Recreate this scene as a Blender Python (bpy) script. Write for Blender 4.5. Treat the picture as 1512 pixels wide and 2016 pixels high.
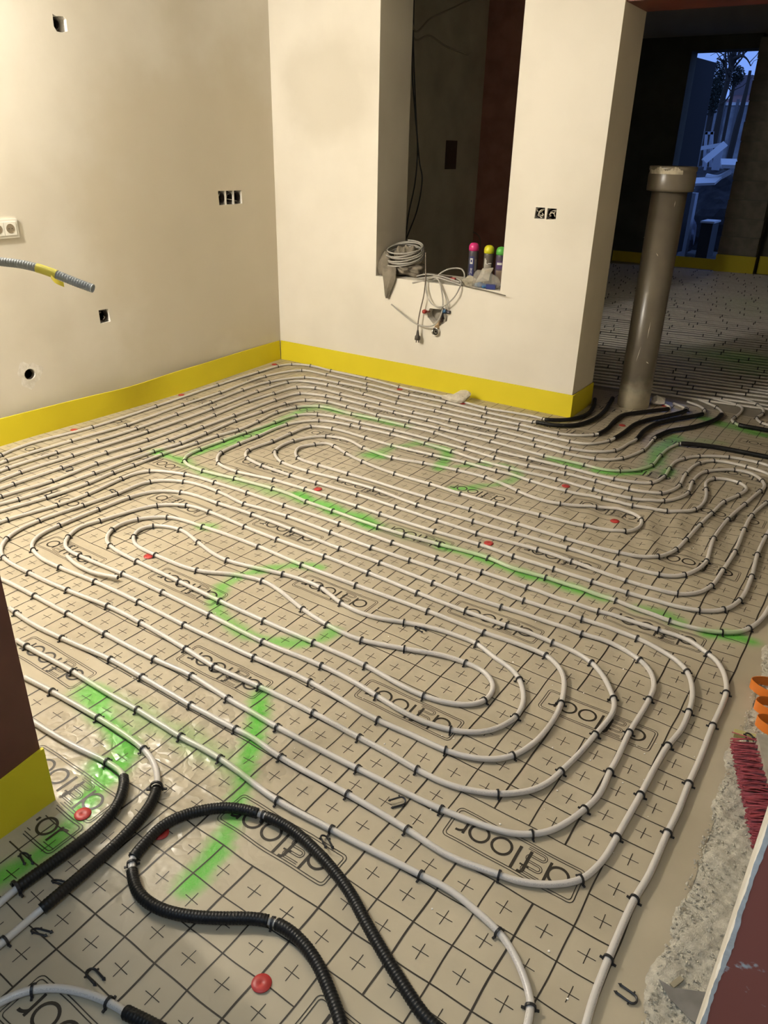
import bpy, bmesh, math, random
import numpy as np
from mathutils import Vector, Matrix
random.seed(7); rng = np.random.default_rng(7)
for o in list(bpy.data.objects): bpy.data.objects.remove(o)
scene = bpy.context.scene
COL = scene.collection

# ------------------------------------------------------------------ camera
W, H = 1512, 2016
F, PITCH, ROLL, CH, AZ = 1485.63, 0.4486293, 0.0252620, 1.57469, math.radians(32.8)
def _basis():
    cp, sp, cr, sr = math.cos(PITCH), math.sin(PITCH), math.cos(ROLL), math.sin(ROLL)
    f = np.array([0, cp, -sp]); r = np.array([1., 0, 0]); u = np.array([0, sp, cp])
    r, u = cr*r + sr*u, -sr*r + cr*u
    ca, sa = math.cos(AZ), math.sin(AZ)
    R = np.array([[ca, -sa, 0], [sa, ca, 0], [0, 0, 1]])
    return R@r, R@u, R@f
CR, CU, CF = _basis()
CPOS = np.array([0, 0, CH])
def ray(x, y): return (x-W/2)/F*CR + (H/2-y)/F*CU + CF
def fl(x, y, z=0.0):                      # point of the floor (or of height z) seen at a pixel
    d = ray(x, y); return CPOS + d*((z-CH)/d[2])
def PV(x, y, v):                          # point of the wall plane Y = v
    d = ray(x, y); return CPOS + d*(v/d[1])
def PU(x, y, u):                          # point of the wall plane X = u
    d = ray(x, y); return CPOS + d*(u/d[0])
def PD(x, y, dist):                       # point at a depth along the view axis
    return CPOS + ray(x, y)*dist
cam = bpy.data.cameras.new('camera'); camo = bpy.data.objects.new('camera', cam); COL.objects.link(camo)
cam.sensor_fit = 'VERTICAL'; cam.sensor_height = 32.0; cam.lens = F/H*32.0; cam.clip_start = 0.02; cam.clip_end = 400
M = Matrix.Identity(4)
for k in range(3):
    M[k][0], M[k][1], M[k][2], M[k][3] = CR[k], CU[k], -CF[k], CPOS[k]
camo.matrix_world = M
scene.camera = camo

# ------------------------------------------------------------------ world, light, exposure
world = bpy.data.worlds.new('dusk_sky'); scene.world = world; world.use_nodes = True
bgn = world.node_tree.nodes['Background']
bgn.inputs[0].default_value = (0.20, 0.37, 0.95, 1); bgn.inputs[1].default_value = 1.0
LAMP = (-3.56, 1.02, 2.52)
ld = bpy.data.lights.new('site_bulb_light', 'POINT'); ld.energy = 192; ld.color = (1.0, 0.955, 0.885); ld.shadow_soft_size = 0.045
lo = bpy.data.objects.new('site_bulb_light', ld); lo.location = LAMP; COL.objects.link(lo)
FILL_LAMP = (-.30, -.50, 2.45)                # added fill light: cool white bulb in the unseen room behind the camera
ld2 = bpy.data.lights.new('added_fill_light', 'POINT'); ld2.energy = 40; ld2.color = (0.62, 0.80, 1.0); ld2.shadow_soft_size = 0.06
lo2 = bpy.data.objects.new('added_fill_light', ld2); lo2.location = FILL_LAMP; COL.objects.link(lo2)
vs = scene.view_settings
vs.view_transform = 'Standard'; vs.look = 'None'; vs.exposure = 0.0; vs.gamma = 1.0; vs.use_curve_mapping = False

# ------------------------------------------------------------------ material helpers
MATS = {}
def mat(name, col, rough=0.6, var=None, scale=5.0, bump=0.0, bscale=40.0, metal=0.0, spec=0.5, coat=0.0, detail=4.0, thr=(0.35, 0.65)):
    if name in MATS: return MATS[name]
    m = bpy.data.materials.new(name); m.use_nodes = True; nt = m.node_tree
    b = nt.nodes['Principled BSDF']
    b.inputs['Base Color'].default_value = (*col, 1); b.inputs['Roughness'].default_value = rough
    b.inputs['Metallic'].default_value = metal; b.inputs['Specular IOR Level'].default_value = spec
    b.inputs['Coat Weight'].default_value = coat; b.inputs['Coat Roughness'].default_value = 0.15
    tc = nt.nodes.new('ShaderNodeTexCoord')
    if var is not None:
        n = nt.nodes.new('ShaderNodeTexNoise'); n.inputs['Scale'].default_value = scale; n.inputs['Detail'].default_value = detail
        nt.links.new(tc.outputs['Object'], n.inputs['Vector'])
        r = nt.nodes.new('ShaderNodeValToRGB'); r.color_ramp.elements[0].position = thr[0]; r.color_ramp.elements[1].position = thr[1]
        r.color_ramp.elements[0].color = (*var, 1); r.color_ramp.elements[1].color = (*col, 1)
        nt.links.new(n.outputs['Fac'], r.inputs['Fac']); nt.links.new(r.outputs['Color'], b.inputs['Base Color'])
    if bump:
        n2 = nt.nodes.new('ShaderNodeTexNoise'); n2.inputs['Scale'].default_value = bscale; n2.inputs['Detail'].default_value = 5
        nt.links.new(tc.outputs['Object'], n2.inputs['Vector'])
        bp = nt.nodes.new('ShaderNodeBump'); bp.inputs['Strength'].default_value = bump; bp.inputs['Distance'].default_value = 0.01
        nt.links.new(n2.outputs['Fac'], bp.inputs['Height']); nt.links.new(bp.outputs['Normal'], b.inputs['Normal'])
    MATS[name] = m; return m

def spray_mix(m, col=(0.10, 0.44, 0.045)):
    """fluorescent marking paint: mixed in by the 'spray' attribute of the mesh"""
    nt = m.node_tree; b = nt.nodes['Principled BSDF']
    at = nt.nodes.new('ShaderNodeAttribute'); at.attribute_name = 'spray'
    n = nt.nodes.new('ShaderNodeTexNoise'); n.inputs['Scale'].default_value = 260; n.inputs['Detail'].default_value = 2
    tc = nt.nodes.new('ShaderNodeTexCoord'); nt.links.new(tc.outputs['Object'], n.inputs['Vector'])
    mu = nt.nodes.new('ShaderNodeMath'); mu.operation = 'MULTIPLY_ADD'; mu.inputs[1].default_value = 0.5; mu.inputs[2].default_value = -0.25
    nt.links.new(n.outputs['Fac'], mu.inputs[0])
    ad = nt.nodes.new('ShaderNodeMath'); ad.operation = 'ADD'; nt.links.new(at.outputs['Fac'], ad.inputs[0])
    m2 = nt.nodes.new('ShaderNodeMath'); m2.operation = 'MULTIPLY'; nt.links.new(mu.outputs[0], m2.inputs[0]); nt.links.new(at.outputs['Fac'], m2.inputs[1])
    nt.links.new(m2.outputs[0], ad.inputs[1]); ad.use_clamp = True
    mx = nt.nodes.new('ShaderNodeMix'); mx.data_type = 'RGBA'
    nt.links.new(ad.outputs[0], mx.inputs['Factor'])
    src = b.inputs['Base Color']
    if src.is_linked: nt.links.new(src.links[0].from_socket, mx.inputs['A'])
    else: mx.inputs['A'].default_value = src.default_value
    mx.inputs['B'].default_value = (*col, 1)
    nt.links.new(mx.outputs['Result'], b.inputs['Base Color'])
    return m

PLASTER = mat('plaster', (0.80, 0.76, 0.67), 0.75, (0.66, 0.61, 0.52), 1.1, 0.12, 14, detail=6, thr=(0.36, 0.62))
def damp(m, cen, rad, col, amt):
    """damp patch of slow-drying plaster: noisy ellipse in object space"""
    nt = m.node_tree; b = nt.nodes['Principled BSDF']
    gm = nt.nodes.new('ShaderNodeNewGeometry'); sb = nt.nodes.new('ShaderNodeVectorMath'); sb.operation = 'SUBTRACT'; sb.inputs[1].default_value = cen; nt.links.new(gm.outputs['Position'], sb.inputs[0])
    dv = nt.nodes.new('ShaderNodeVectorMath'); dv.operation = 'DIVIDE'; dv.inputs[1].default_value = rad; nt.links.new(sb.outputs[0], dv.inputs[0])
    ln = nt.nodes.new('ShaderNodeVectorMath'); ln.operation = 'LENGTH'; nt.links.new(dv.outputs[0], ln.inputs[0])
    n = nt.nodes.new('ShaderNodeTexNoise'); n.inputs['Scale'].default_value = 2.4; n.inputs['Detail'].default_value = 6; nt.links.new(gm.outputs['Position'], n.inputs['Vector'])
    ma = nt.nodes.new('ShaderNodeMath'); ma.operation = 'MULTIPLY_ADD'; ma.inputs[1].default_value = 1.1; nt.links.new(n.outputs['Fac'], ma.inputs[0]); nt.links.new(ln.outputs['Value'], ma.inputs[2])
    r = nt.nodes.new('ShaderNodeMapRange'); r.interpolation_type = 'SMOOTHSTEP'; r.inputs['From Min'].default_value = 1.75; r.inputs['From Max'].default_value = 1.15; r.inputs['To Min'].default_value = 0; r.inputs['To Max'].default_value = amt; nt.links.new(ma.outputs[0], r.inputs['Value'])
    mx = nt.nodes.new('ShaderNodeMix'); mx.data_type = 'RGBA'; nt.links.new(r.outputs[0], mx.inputs['Factor']); nt.links.new(b.inputs['Base Color'].links[0].from_socket, mx.inputs['A']); mx.inputs['B'].default_value = (*col, 1)
    nt.links.new(mx.outputs['Result'], b.inputs['Base Color']); return m
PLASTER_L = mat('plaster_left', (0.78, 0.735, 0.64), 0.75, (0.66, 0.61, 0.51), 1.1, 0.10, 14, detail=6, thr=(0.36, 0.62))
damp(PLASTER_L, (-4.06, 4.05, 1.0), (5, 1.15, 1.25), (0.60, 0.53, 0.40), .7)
PLASTER_W = mat('plaster_window', (0.80, 0.755, 0.665), 0.75, (0.71, 0.665, 0.575), 1.3, 0.10, 14, detail=6, thr=(0.34, 0.6))
damp(PLASTER_W, (-3.55, 4.68, 1.95), (.42, 5, .33), (0.60, 0.555, 0.46), .6)
PLASTER_RAW = mat('raw_plaster', (0.86, 0.83, 0.77), 0.9, (0.7, 0.66, 0.58), 30, 0.3, 60)
CEIL = mat('ceiling_white', (0.80, 0.77, 0.70), 0.9)
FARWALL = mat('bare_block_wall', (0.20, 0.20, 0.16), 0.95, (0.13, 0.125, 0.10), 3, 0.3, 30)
BROWN = mat('red_brown_primer', (0.16, 0.055, 0.040), 0.45, (0.12, 0.040, 0.030), 6, 0.05, 60)
YELLOW = mat('yellow_foam', (0.72, 0.60, 0.014), 0.65, (0.68, 0.56, 0.012), 3, 0.05, 120)
CONC = mat('concrete', (0.40, 0.36, 0.28), 0.95, (0.30, 0.26, 0.20), 9, 0.35, 50)
MORTAR = mat('mortar_crumbs', (0.58, 0.54, 0.44), 1.0, (0.42, 0.385, 0.31), 70, 0.5, 320, detail=8)
FILM = mat('printed_film', (0.47, 0.41, 0.30), 0.33, (0.40, 0.345, 0.25), 3.5, 0.10, 22, spec=0.45, detail=7)
# finer crinkles of the foil
nt = FILM.node_tree; b = nt.nodes['Principled BSDF']; b.inputs['Coat Weight'].default_value = 0.24; b.inputs['Coat Roughness'].default_value = 0.14
gm = nt.nodes.new('ShaderNodeNewGeometry'); wn = nt.nodes.new('ShaderNodeTexNoise'); wn.inputs['Scale'].default_value = 7; wn.inputs['Detail'].default_value = 3; nt.links.new(gm.outputs['Position'], wn.inputs['Vector'])
wm = nt.nodes.new('ShaderNodeMix'); wm.data_type = 'VECTOR'; wm.inputs['Factor'].default_value = .42; nt.links.new(gm.outputs['Position'], wm.inputs['A']); nt.links.new(wn.outputs['Color'], wm.inputs['B'])
vo = nt.nodes.new('ShaderNodeTexVoronoi'); vo.feature = 'DISTANCE_TO_EDGE'; vo.inputs['Scale'].default_value = 5.5; nt.links.new(wm.outputs['Result'], vo.inputs['Vector'])
dsn = nt.nodes.new('ShaderNodeVectorMath'); dsn.operation = 'DISTANCE'; dsn.inputs[1].default_value = (-1.38, 1.06, 0); nt.links.new(gm.outputs['Position'], dsn.inputs[0])
mr = nt.nodes.new('ShaderNodeMapRange'); mr.interpolation_type = 'SMOOTHSTEP'; mr.inputs['From Min'].default_value = .12; mr.inputs['From Max'].default_value = .60; mr.inputs['To Min'].default_value = .60; mr.inputs['To Max'].default_value = .03; nt.links.new(dsn.outputs['Value'], mr.inputs['Value'])
bq = nt.nodes.new('ShaderNodeBump'); bq.inputs['Distance'].default_value = 0.03; nt.links.new(mr.outputs[0], bq.inputs['Strength']); nt.links.new(vo.outputs['Distance'], bq.inputs['Height'])
nt.links.new(b.inputs['Normal'].links[0].from_socket, bq.inputs['Normal']); nt.links.new(bq.outputs['Normal'], b.inputs['Normal']); nt.links.new(bq.outputs['Normal'], b.inputs['Coat Normal'])
spray_mix(FILM)
INK = mat('film_ink', (0.030, 0.024, 0.017), 0.45)
PIPE = mat('white_pipe', (0.585, 0.55, 0.51), 0.34, spec=0.5)
spray_mix(PIPE, (0.36, 0.54, 0.25))
def pipe_print(m):
    nt = m.node_tree; b = nt.nodes['Principled BSDF']
    uv = nt.nodes.new('ShaderNodeUVMap'); sep = nt.nodes.new('ShaderNodeSeparateXYZ'); nt.links.new(uv.outputs[0], sep.inputs[0])
    d = nt.nodes.new('ShaderNodeMath'); d.operation = 'SUBTRACT'; d.inputs[1].default_value = 0.25; nt.links.new(sep.outputs[1], d.inputs[0])
    a = nt.nodes.new('ShaderNodeMath'); a.operation = 'ABSOLUTE'; nt.links.new(d.outputs[0], a.inputs[0])
    lt = nt.nodes.new('ShaderNodeMath'); lt.operation = 'LESS_THAN'; lt.inputs[1].default_value = 0.045; nt.links.new(a.outputs[0], lt.inputs[0])
    cx = nt.nodes.new('ShaderNodeCombineXYZ'); nt.links.new(sep.outputs[0], cx.inputs[0]); nt.links.new(sep.outputs[1], cx.inputs[1])
    mp = nt.nodes.new('ShaderNodeMapping'); mp.inputs['Scale'].default_value = (260, 40, 1); nt.links.new(cx.outputs[0], mp.inputs[0])
    n = nt.nodes.new('ShaderNodeTexNoise'); n.inputs['Scale'].default_value = 1; n.inputs['Detail'].default_value = 0; nt.links.new(mp.outputs[0], n.inputs['Vector'])
    g = nt.nodes.new('ShaderNodeMath'); g.operation = 'GREATER_THAN'; g.inputs[1].default_value = 0.53; nt.links.new(n.outputs['Fac'], g.inputs[0])
    n3 = nt.nodes.new('ShaderNodeTexNoise'); n3.noise_dimensions = '1D'; n3.inputs['Scale'].default_value = 2.2; n3.inputs['Detail'].default_value = 0; nt.links.new(sep.outputs[0], n3.inputs['W'])
    g3 = nt.nodes.new('ShaderNodeMath'); g3.operation = 'GREATER_THAN'; g3.inputs[1].default_value = 0.5; nt.links.new(n3.outputs['Fac'], g3.inputs[0])
    p1 = nt.nodes.new('ShaderNodeMath'); p1.operation = 'MULTIPLY'; nt.links.new(lt.outputs[0], p1.inputs[0]); nt.links.new(g.outputs[0], p1.inputs[1])
    p2 = nt.nodes.new('ShaderNodeMath'); p2.operation = 'MULTIPLY'; nt.links.new(p1.outputs[0], p2.inputs[0]); nt.links.new(g3.outputs[0], p2.inputs[1])
    p3 = nt.nodes.new('ShaderNodeMath'); p3.operation = 'MULTIPLY'; p3.inputs[1].default_value = 0.32; nt.links.new(p2.outputs[0], p3.inputs[0])
    mx = nt.nodes.new('ShaderNodeMix'); mx.data_type = 'RGBA'; nt.links.new(p3.outputs[0], mx.inputs['Factor'])
    nt.links.new(b.inputs['Base Color'].links[0].from_socket, mx.inputs['A']); mx.inputs['B'].default_value = (0.12, 0.11, 0.11, 1)
    nt.links.new(mx.outputs['Result'], b.inputs['Base Color'])
pipe_print(PIPE)
SLEEVE = mat('black_corrugated', (0.009, 0.009, 0.009), 0.42, spec=0.28)
CLIPM = mat('black_plastic', (0.014, 0.014, 0.016), 0.45)
RED = mat('red_plastic', (0.46, 0.035, 0.030), 0.45, (0.36, 0.03, 0.025), 40)
def base_dust(m, z0, z1, col):
    nt = m.node_tree; b = nt.nodes['Principled BSDF']; gm = nt.nodes.new('ShaderNodeNewGeometry'); sp = nt.nodes.new('ShaderNodeSeparateXYZ'); nt.links.new(gm.outputs['Position'], sp.inputs[0])
    n = nt.nodes.new('ShaderNodeTexNoise'); n.inputs['Scale'].default_value = 14; n.inputs['Detail'].default_value = 6; nt.links.new(gm.outputs['Position'], n.inputs['Vector'])
    ma = nt.nodes.new('ShaderNodeMath'); ma.operation = 'MULTIPLY_ADD'; ma.inputs[1].default_value = .22; nt.links.new(n.outputs['Fac'], ma.inputs[0]); nt.links.new(sp.outputs[2], ma.inputs[2])
    r = nt.nodes.new('ShaderNodeMapRange'); r.interpolation_type = 'SMOOTHSTEP'; r.inputs['From Min'].default_value = z1; r.inputs['From Max'].default_value = z0; nt.links.new(ma.outputs[0], r.inputs['Value'])
    mx = nt.nodes.new('ShaderNodeMix'); mx.data_type = 'RGBA'; nt.links.new(r.outputs[0], mx.inputs['Factor']); nt.links.new(b.inputs['Base Color'].links[0].from_socket, mx.inputs['A']); mx.inputs['B'].default_value = (*col, 1)
    nt.links.new(mx.outputs['Result'], b.inputs['Base Color'])
    ro = nt.nodes.new('ShaderNodeMapRange'); ro.inputs['To Min'].default_value = .30; ro.inputs['To Max'].default_value = .9; nt.links.new(r.outputs[0], ro.inputs['Value']); nt.links.new(ro.outputs[0], b.inputs['Roughness'])
GREYPIPE = mat('grey_drain_plastic', (0.17, 0.145, 0.105), 0.30, (0.13, 0.11, 0.08), 6, spec=0.5)
base_dust(GREYPIPE, .12, .34, (0.60, 0.54, 0.40))
DUST = mat('plaster_dust', (0.62, 0.56, 0.42), 0.9, (0.35, 0.31, 0.22), 25, 0.2, 60)
CABLE = mat('grey_cable', (0.40, 0.38, 0.34), 0.42)
DARKCABLE = mat('dark_cable', (0.03, 0.03, 0.028), 0.5)
CLOTH = mat('grey_cloth', (0.25, 0.215, 0.165), 0.95, (0.19, 0.165, 0.125), 18, 0.4, 160)
BLACKIN = mat('box_dark', (0.035, 0.028, 0.022), 0.8)
CHROME = mat('chrome', (0.6, 0.58, 0.55), 0.25, metal=1.0)
WHITEP = mat('white_plastic', (0.82, 0.79, 0.70), 0.4)

# ------------------------------------------------------------------ geometry helpers
def tag(o, label=None, cat=None, group=None, kind=None):
    if label: o['label'] = label
    if cat: o['category'] = cat
    if group: o['group'] = group
    if kind: o['kind'] = kind
    return o
def mk(name, verts, faces, m, parent=None, origin=None, smooth=False, label=None, cat=None, group=None, kind=None, mats=None, fm=None):
    V = np.asarray(verts, float).reshape(-1, 3)
    if origin is None: origin = np.array([V[:, 0].mean(), V[:, 1].mean(), V[:, 2].min()])
    origin = np.asarray(origin, float)
    me = bpy.data.meshes.new(name); me.from_pydata((V-origin).tolist(), [], [list(map(int, f)) for f in faces])
    if mats:
        for mm in mats: me.materials.append(mm)
        if fm is not None: me.polygons.foreach_set('material_index', fm)
    else: me.materials.append(m)
    if smooth: me.polygons.foreach_set('use_smooth', [True]*len(me.polygons))
    me.update()
    o = bpy.data.objects.new(name, me); COL.objects.link(o)
    if parent is not None:
        o.parent = parent; o.location = Vector(origin) - wloc(parent)
    else: o.location = origin
    return tag(o, label, cat, group, kind)
def wloc(o):
    l = Vector(o.location)
    while o.parent is not None: o = o.parent; l = l + Vector(o.location)
    return l
def empty(name, loc, label, cat, group=None):
    o = bpy.data.objects.new(name, None); COL.objects.link(o); o.location = loc; o.empty_display_size = 0.05
    return tag(o, label, cat, group)
class G:                                   # geometry collector, world coordinates
    def __init__(s): s.v = []; s.f = []; s.m = []
    def add(s, v, f, mi=0):
        n = len(s.v); s.v += [tuple(map(float, p)) for p in v]; s.f += [[i+n for i in q] for q in f]; s.m += [mi]*len(f); return s
    def box(s, a, b, mi=0):
        (x0, y0, z0), (x1, y1, z1) = a, b
        return s.add([(x0,y0,z0),(x1,y0,z0),(x1,y1,z0),(x0,y1,z0),(x0,y0,z1),(x1,y0,z1),(x1,y1,z1),(x0,y1,z1)],
              [(3,2,1,0),(4,5,6,7),(0,1,5,4),(1,2,6,5),(2,3,7,6),(3,0,4,7)], mi)
    def obox(s, c, ax, ay, az, mi=0):      # oriented box: centre and three half-axes
        c, ax, ay, az = map(np.asarray, (c, ax, ay, az))
        P = [c+i*ax+j*ay+k*az for k in (-1, 1) for i, j in ((-1,-1),(1,-1),(1,1),(-1,1))]
        return s.add(P, [(3,2,1,0),(4,5,6,7),(0,1,5,4),(1,2,6,5),(2,3,7,6),(3,0,4,7)], mi)
    def tube(s, pts, r, sides=8, mi=0, cap=True):
        v, f, _ = tube_geo(pts, r, sides, cap); return s.add(v, f, mi)
    def lathe(s, c, prof, n=20, axis='z', mi=0, ax=None):
        c = np.asarray(c, float)
        if ax is None: ax = {'z': (0,0,1), 'x': (1,0,0), 'y': (0,1,0)}[axis]
        ax = np.asarray(ax, float); ax /= np.linalg.norm(ax)
        a = np.cross(ax, (0,0,1)) if abs(ax[2]) < .9 else np.cross(ax, (1,0,0)); a /= np.linalg.norm(a); b = np.cross(ax, a)
        V = [c + ax*h + r*(a*math.cos(2*math.pi*k/n)+b*math.sin(2*math.pi*k/n)) for r, h in prof for k in range(n)]
        Fc = []
        for i in range(len(prof)-1):
            for k in range(n): Fc.append((i*n+k, i*n+(k+1)%n, (i+1)*n+(k+1)%n, (i+1)*n+k))
        if prof[0][0] > 1e-6: Fc.append(tuple(range(n))[::-1])
        if prof[-1][0] > 1e-6: Fc.append(tuple((len(prof)-1)*n+k for k in range(n)))
        return s.add(V, Fc, mi)
    def mk(s, name, m, parent=None, **k): 
        if isinstance(m, (list, tuple)): return mk(name, s.v, s.f, None, parent, mats=list(m), fm=s.m, **k)
        return mk(name, s.v, s.f, m, parent, **k)
def catmull(P, step=0.02):
    P = np.asarray(P, float); n = len(P)
    if n == 2: P = np.array([P[0], (P[0]+P[1])/2, P[1]]); n = 3
    Q = np.vstack([2*P[0]-P[1], P, 2*P[-1]-P[-2]]); out = []; idx = []
    for i in range(n-1):
        p0, p1, p2, p3 = Q[i:i+4]
        L = np.linalg.norm(p2-p1); k = max(2, int(math.ceil(L/step)))
        # centripetal parameterisation
        t0 = 0; t1 = t0+max(1e-4, np.linalg.norm(p1-p0))**.5; t2 = t1+max(1e-4, L)**.5; t3 = t2+max(1e-4, np.linalg.norm(p3-p2))**.5
        t = np.linspace(t1, t2, k, endpoint=False)[:, None]
        A1 = (t1-t)/(t1-t0)*p0+(t-t0)/(t1-t0)*p1; A2 = (t2-t)/(t2-t1)*p1+(t-t1)/(t2-t1)*p2; A3 = (t3-t)/(t3-t2)*p2+(t-t2)/(t3-t2)*p3
        B1 = (t2-t)/(t2-t0)*A1+(t-t0)/(t2-t0)*A2; B2 = (t3-t)/(t3-t1)*A2+(t-t1)/(t3-t1)*A3
        idx.append(len(out)); out += list((t2-t)/(t2-t1)*B1+(t-t1)/(t2-t1)*B2)
    idx.append(len(out)); out.append(P[-1]); return np.array(out), idx
def smooth_path(P, it):
    P = P.copy()
    for _ in range(it): P[1:-1] = (P[:-2]+2*P[1:-1]+P[2:])/4
    return P
def tube_geo(P, r, sides=8, cap=True):
    P = np.asarray(P, float); n = len(P); r = np.broadcast_to(np.asarray(r, float), (n,))
    T = np.gradient(P, axis=0); T /= np.maximum(1e-9, np.linalg.norm(T, axis=1))[:, None]
    up = np.array([0, 0, 1.0]); N = []; prev = None
    for i in range(n):
        a = up if prev is None else prev
        if prev is None and abs(T[i][2]) > .95: a = np.array([1., 0, 0])
        q = a - T[i]*(a@T[i]); q /= max(1e-9, np.linalg.norm(q)); N.append(q); prev = q
    N = np.array(N); B = np.cross(T, N)
    ang = np.arange(sides)/sides*2*math.pi
    V = (P[:, None]+r[:, None, None]*(np.cos(ang)[None, :, None]*N[:, None]+np.sin(ang)[None, :, None]*B[:, None])).reshape(-1, 3)
    Fc = [(i*sides+k, i*sides+(k+1) % sides, (i+1)*sides+(k+1) % sides, (i+1)*sides+k) for i in range(n-1) for k in range(sides)]
    if cap: Fc += [tuple(range(sides))[::-1], tuple((n-1)*sides+k for k in range(sides))]
    S = np.concatenate([[0], np.cumsum(np.linalg.norm(np.diff(P, axis=0), axis=1))])
    return V, Fc, S
def poly_fill(outer, holes, to3):
    """planar polygon with holes -> verts, faces"""
    bm = bmesh.new(); E = []
    for loop in [outer]+holes:
        vs_ = [bm.verts.new((p[0], p[1], 0)) for p in loop]
        E += [bm.edges.new((vs_[i], vs_[(i+1) % len(vs_)])) for i in range(len(vs_))]
    bmesh.ops.triangle_fill(bm, use_beauty=True, use_dissolve=False, edges=E)
    bm.verts.index_update()
    V = [to3(v.co.x, v.co.y) for v in bm.verts]; Fc = [[v.index for v in f.verts] for f in bm.faces]
    bm.free(); return V, Fc

# ------------------------------------------------------------------ film height and spray paint
def film_h(x, y):
    x = np.asarray(x, float); y = np.asarray(y, float)
    h = .0009*np.sin(9*x+3*np.sin(2.1*y))*np.sin(7*y+2*np.sin(1.7*x+1)) + .0006*np.sin(23*x+11*y+3*np.sin(5*y))
    g = np.exp(-(((x+.62)/.45)**2+((y-3.2)/.75)**2))
    h = h + g*.0075*np.sin(2*math.pi*(x*1.0+.25*y)/.145+1.2*np.sin(4*y))*(.6+.4*np.sin(6*y))
    g2 = np.exp(-(((x+1.3)/.3)**2+((y-1.05)/.35)**2))
    h = h + g2*.003*(np.sin(31*x+14*y+2*np.sin(9*y))*np.sin(17*y-9*x)+.6*np.sin(40*x-35*y))
    return np.maximum(h, -.0032)
SPR = [  # (pixel polyline, half width m, strength)
 ([(302,889),(335,900),(363,908)], .030, .8),
 ([(385,893),(440,875),(490,858),(540,840),(580,815),(600,806)], .035, .75), ([(600,806),(640,800)], .05, .5),
 ([(640,805),(690,815),(745,828),(800,840)], .032, .8),
 ([(363,908),(400,930),(462,945),(540,968)], .035, .45),
 ([(585,975),(620,990),(656,1003),(700,1018),(745,1036)], .040, 1.0), ([(540,968),(590,980)], .04, .5),
 ([(745,1036),(800,1052),(870,1072)], .035, .25), ([(870,1075),(920,1090),(960,1102),(1010,1122),(1075,1141)], .026, .9),
 ([(1075,1141),(1110,1152),(1150,1165),(1190,1178)], .026, .9), ([(1260,1197),(1310,1213),(1340,1226)], .028, .7), ([(1390,1247),(1421,1250),(1455,1255),(1485,1265)], .026, .95),
 ([(725,897),(745,895)], .05, .9), ([(745,893),(770,882),(800,876),(835,873)], .028, .6), ([(845,876),(880,886),(882,900),(862,922)], .030, .85),
 ([(895,962),(930,960)], .030, .9), ([(930,958),(980,954),(1010,945),(1024,935),(1010,922),(985,915),(955,915),(900,918)], .024, .6),
 ([(1088,905),(1115,913),(1140,920)], .035, .7), ([(1172,927),(1220,933),(1268,929),(1285,915)], .030, .85),
 ([(1285,912),(1300,890),(1318,870),(1335,862)], .045, .7), ([(1335,863),(1365,868),(1420,871)], .04, .25), ([(1310,935),(1320,925)], .03, .7),
 ([(1378,822),(1390,825)], .05, .8), ([(1415,832),(1435,838),(1470,848),(1520,860)], .05, .8),
 ([(400,1036),(418,1037)], .03, .6), ([(632,1117),(590,1112),(540,1118),(480,1130),(440,1155),(425,1185),(432,1208),(455,1232),(490,1250),(540,1264),(590,1268),(625,1262),(655,1243)], .024, .75),
 ([(160,1362),(195,1378)], .040, .9), ([(195,1385),(222,1430),(245,1475),(240,1500)], .034, .95), ([(240,1505),(195,1540),(160,1590),(120,1640),(60,1695),(-20,1745)], .030, .95),
 ([(220,1510),(195,1515)], .045, .9), ([(225,1380),(300,1425),(390,1465),(470,1520)], .045, .33), 
 ([(510,1368),(505,1430),(490,1490)], .026, .95), ([(490,1490),(475,1560),(455,1630),(430,1670)], .022, .85), ([(430,1672),(395,1715),(360,1750)], .026, .95),
]
_SP = [(np.array([fl(*p)[:2] for p in pl]), w, s) for pl, w, s in SPR]
def spray_at(XY):
    XY = np.asarray(XY, float)[:, :2]; out = np.zeros(len(XY))
    for pl, w, s in _SP:
        lo_ = pl.min(0)-3*w; hi_ = pl.max(0)+3*w
        k = np.where(((XY > lo_) & (XY < hi_)).all(1))[0]
        if not len(k): continue
        Q = XY[k]; d = np.full(len(k), 9.)
        for a, b in zip(pl[:-1], pl[1:]):
            ab = b-a; t = np.clip(((Q-a)@ab)/max(1e-9, ab@ab), 0, 1); d = np.minimum(d, np.linalg.norm(Q-a-t[:, None]*ab, axis=1))
        wob = 1+.25*np.sin(31*Q[:, 0]+17*Q[:, 1])+.15*np.sin(57*Q[:, 1])
        out[k] = np.maximum(out[k], s/(1+np.exp((d-w*wob)/(.22*w))))
    return out
def add_spray(o, f=1.0, off=None):
    me = o.data; n = len(me.vertices); co = np.empty(n*3); me.vertices.foreach_get('co', co); co = co.reshape(-1, 3)
    l = np.array(wloc(o)); a = me.attributes.new('spray', 'FLOAT', 'POINT')
    a.data.foreach_set('value', (spray_at(co+l)*f).astype(np.float32))
def grid_mesh(name, x0, x1, y0, y1, step, zf, m, **k):
    nx = int(round((x1-x0)/step))+1; ny = int(round((y1-y0)/step))+1
    X, Y = np.meshgrid(np.linspace(x0, x1, nx), np.linspace(y0, y1, ny)); Z = zf(X, Y)
    V = np.stack([X, Y, Z], -1).reshape(-1, 3); i = np.arange(nx*ny).reshape(ny, nx)
    Fc = np.stack([i[:-1, :-1], i[:-1, 1:], i[1:, 1:], i[1:, :-1]], -1).reshape(-1, 4)
    return mk(name, V, Fc.tolist(), m, smooth=True, origin=(0, 0, 0), **k)

# ================================================================== STRUCTURE
UL, VW, VB, UC = -4.065, 4.685, 5.075, -1.578     # left wall, window wall front, window wall back, free end of the wall
ZC = 2.78
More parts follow.
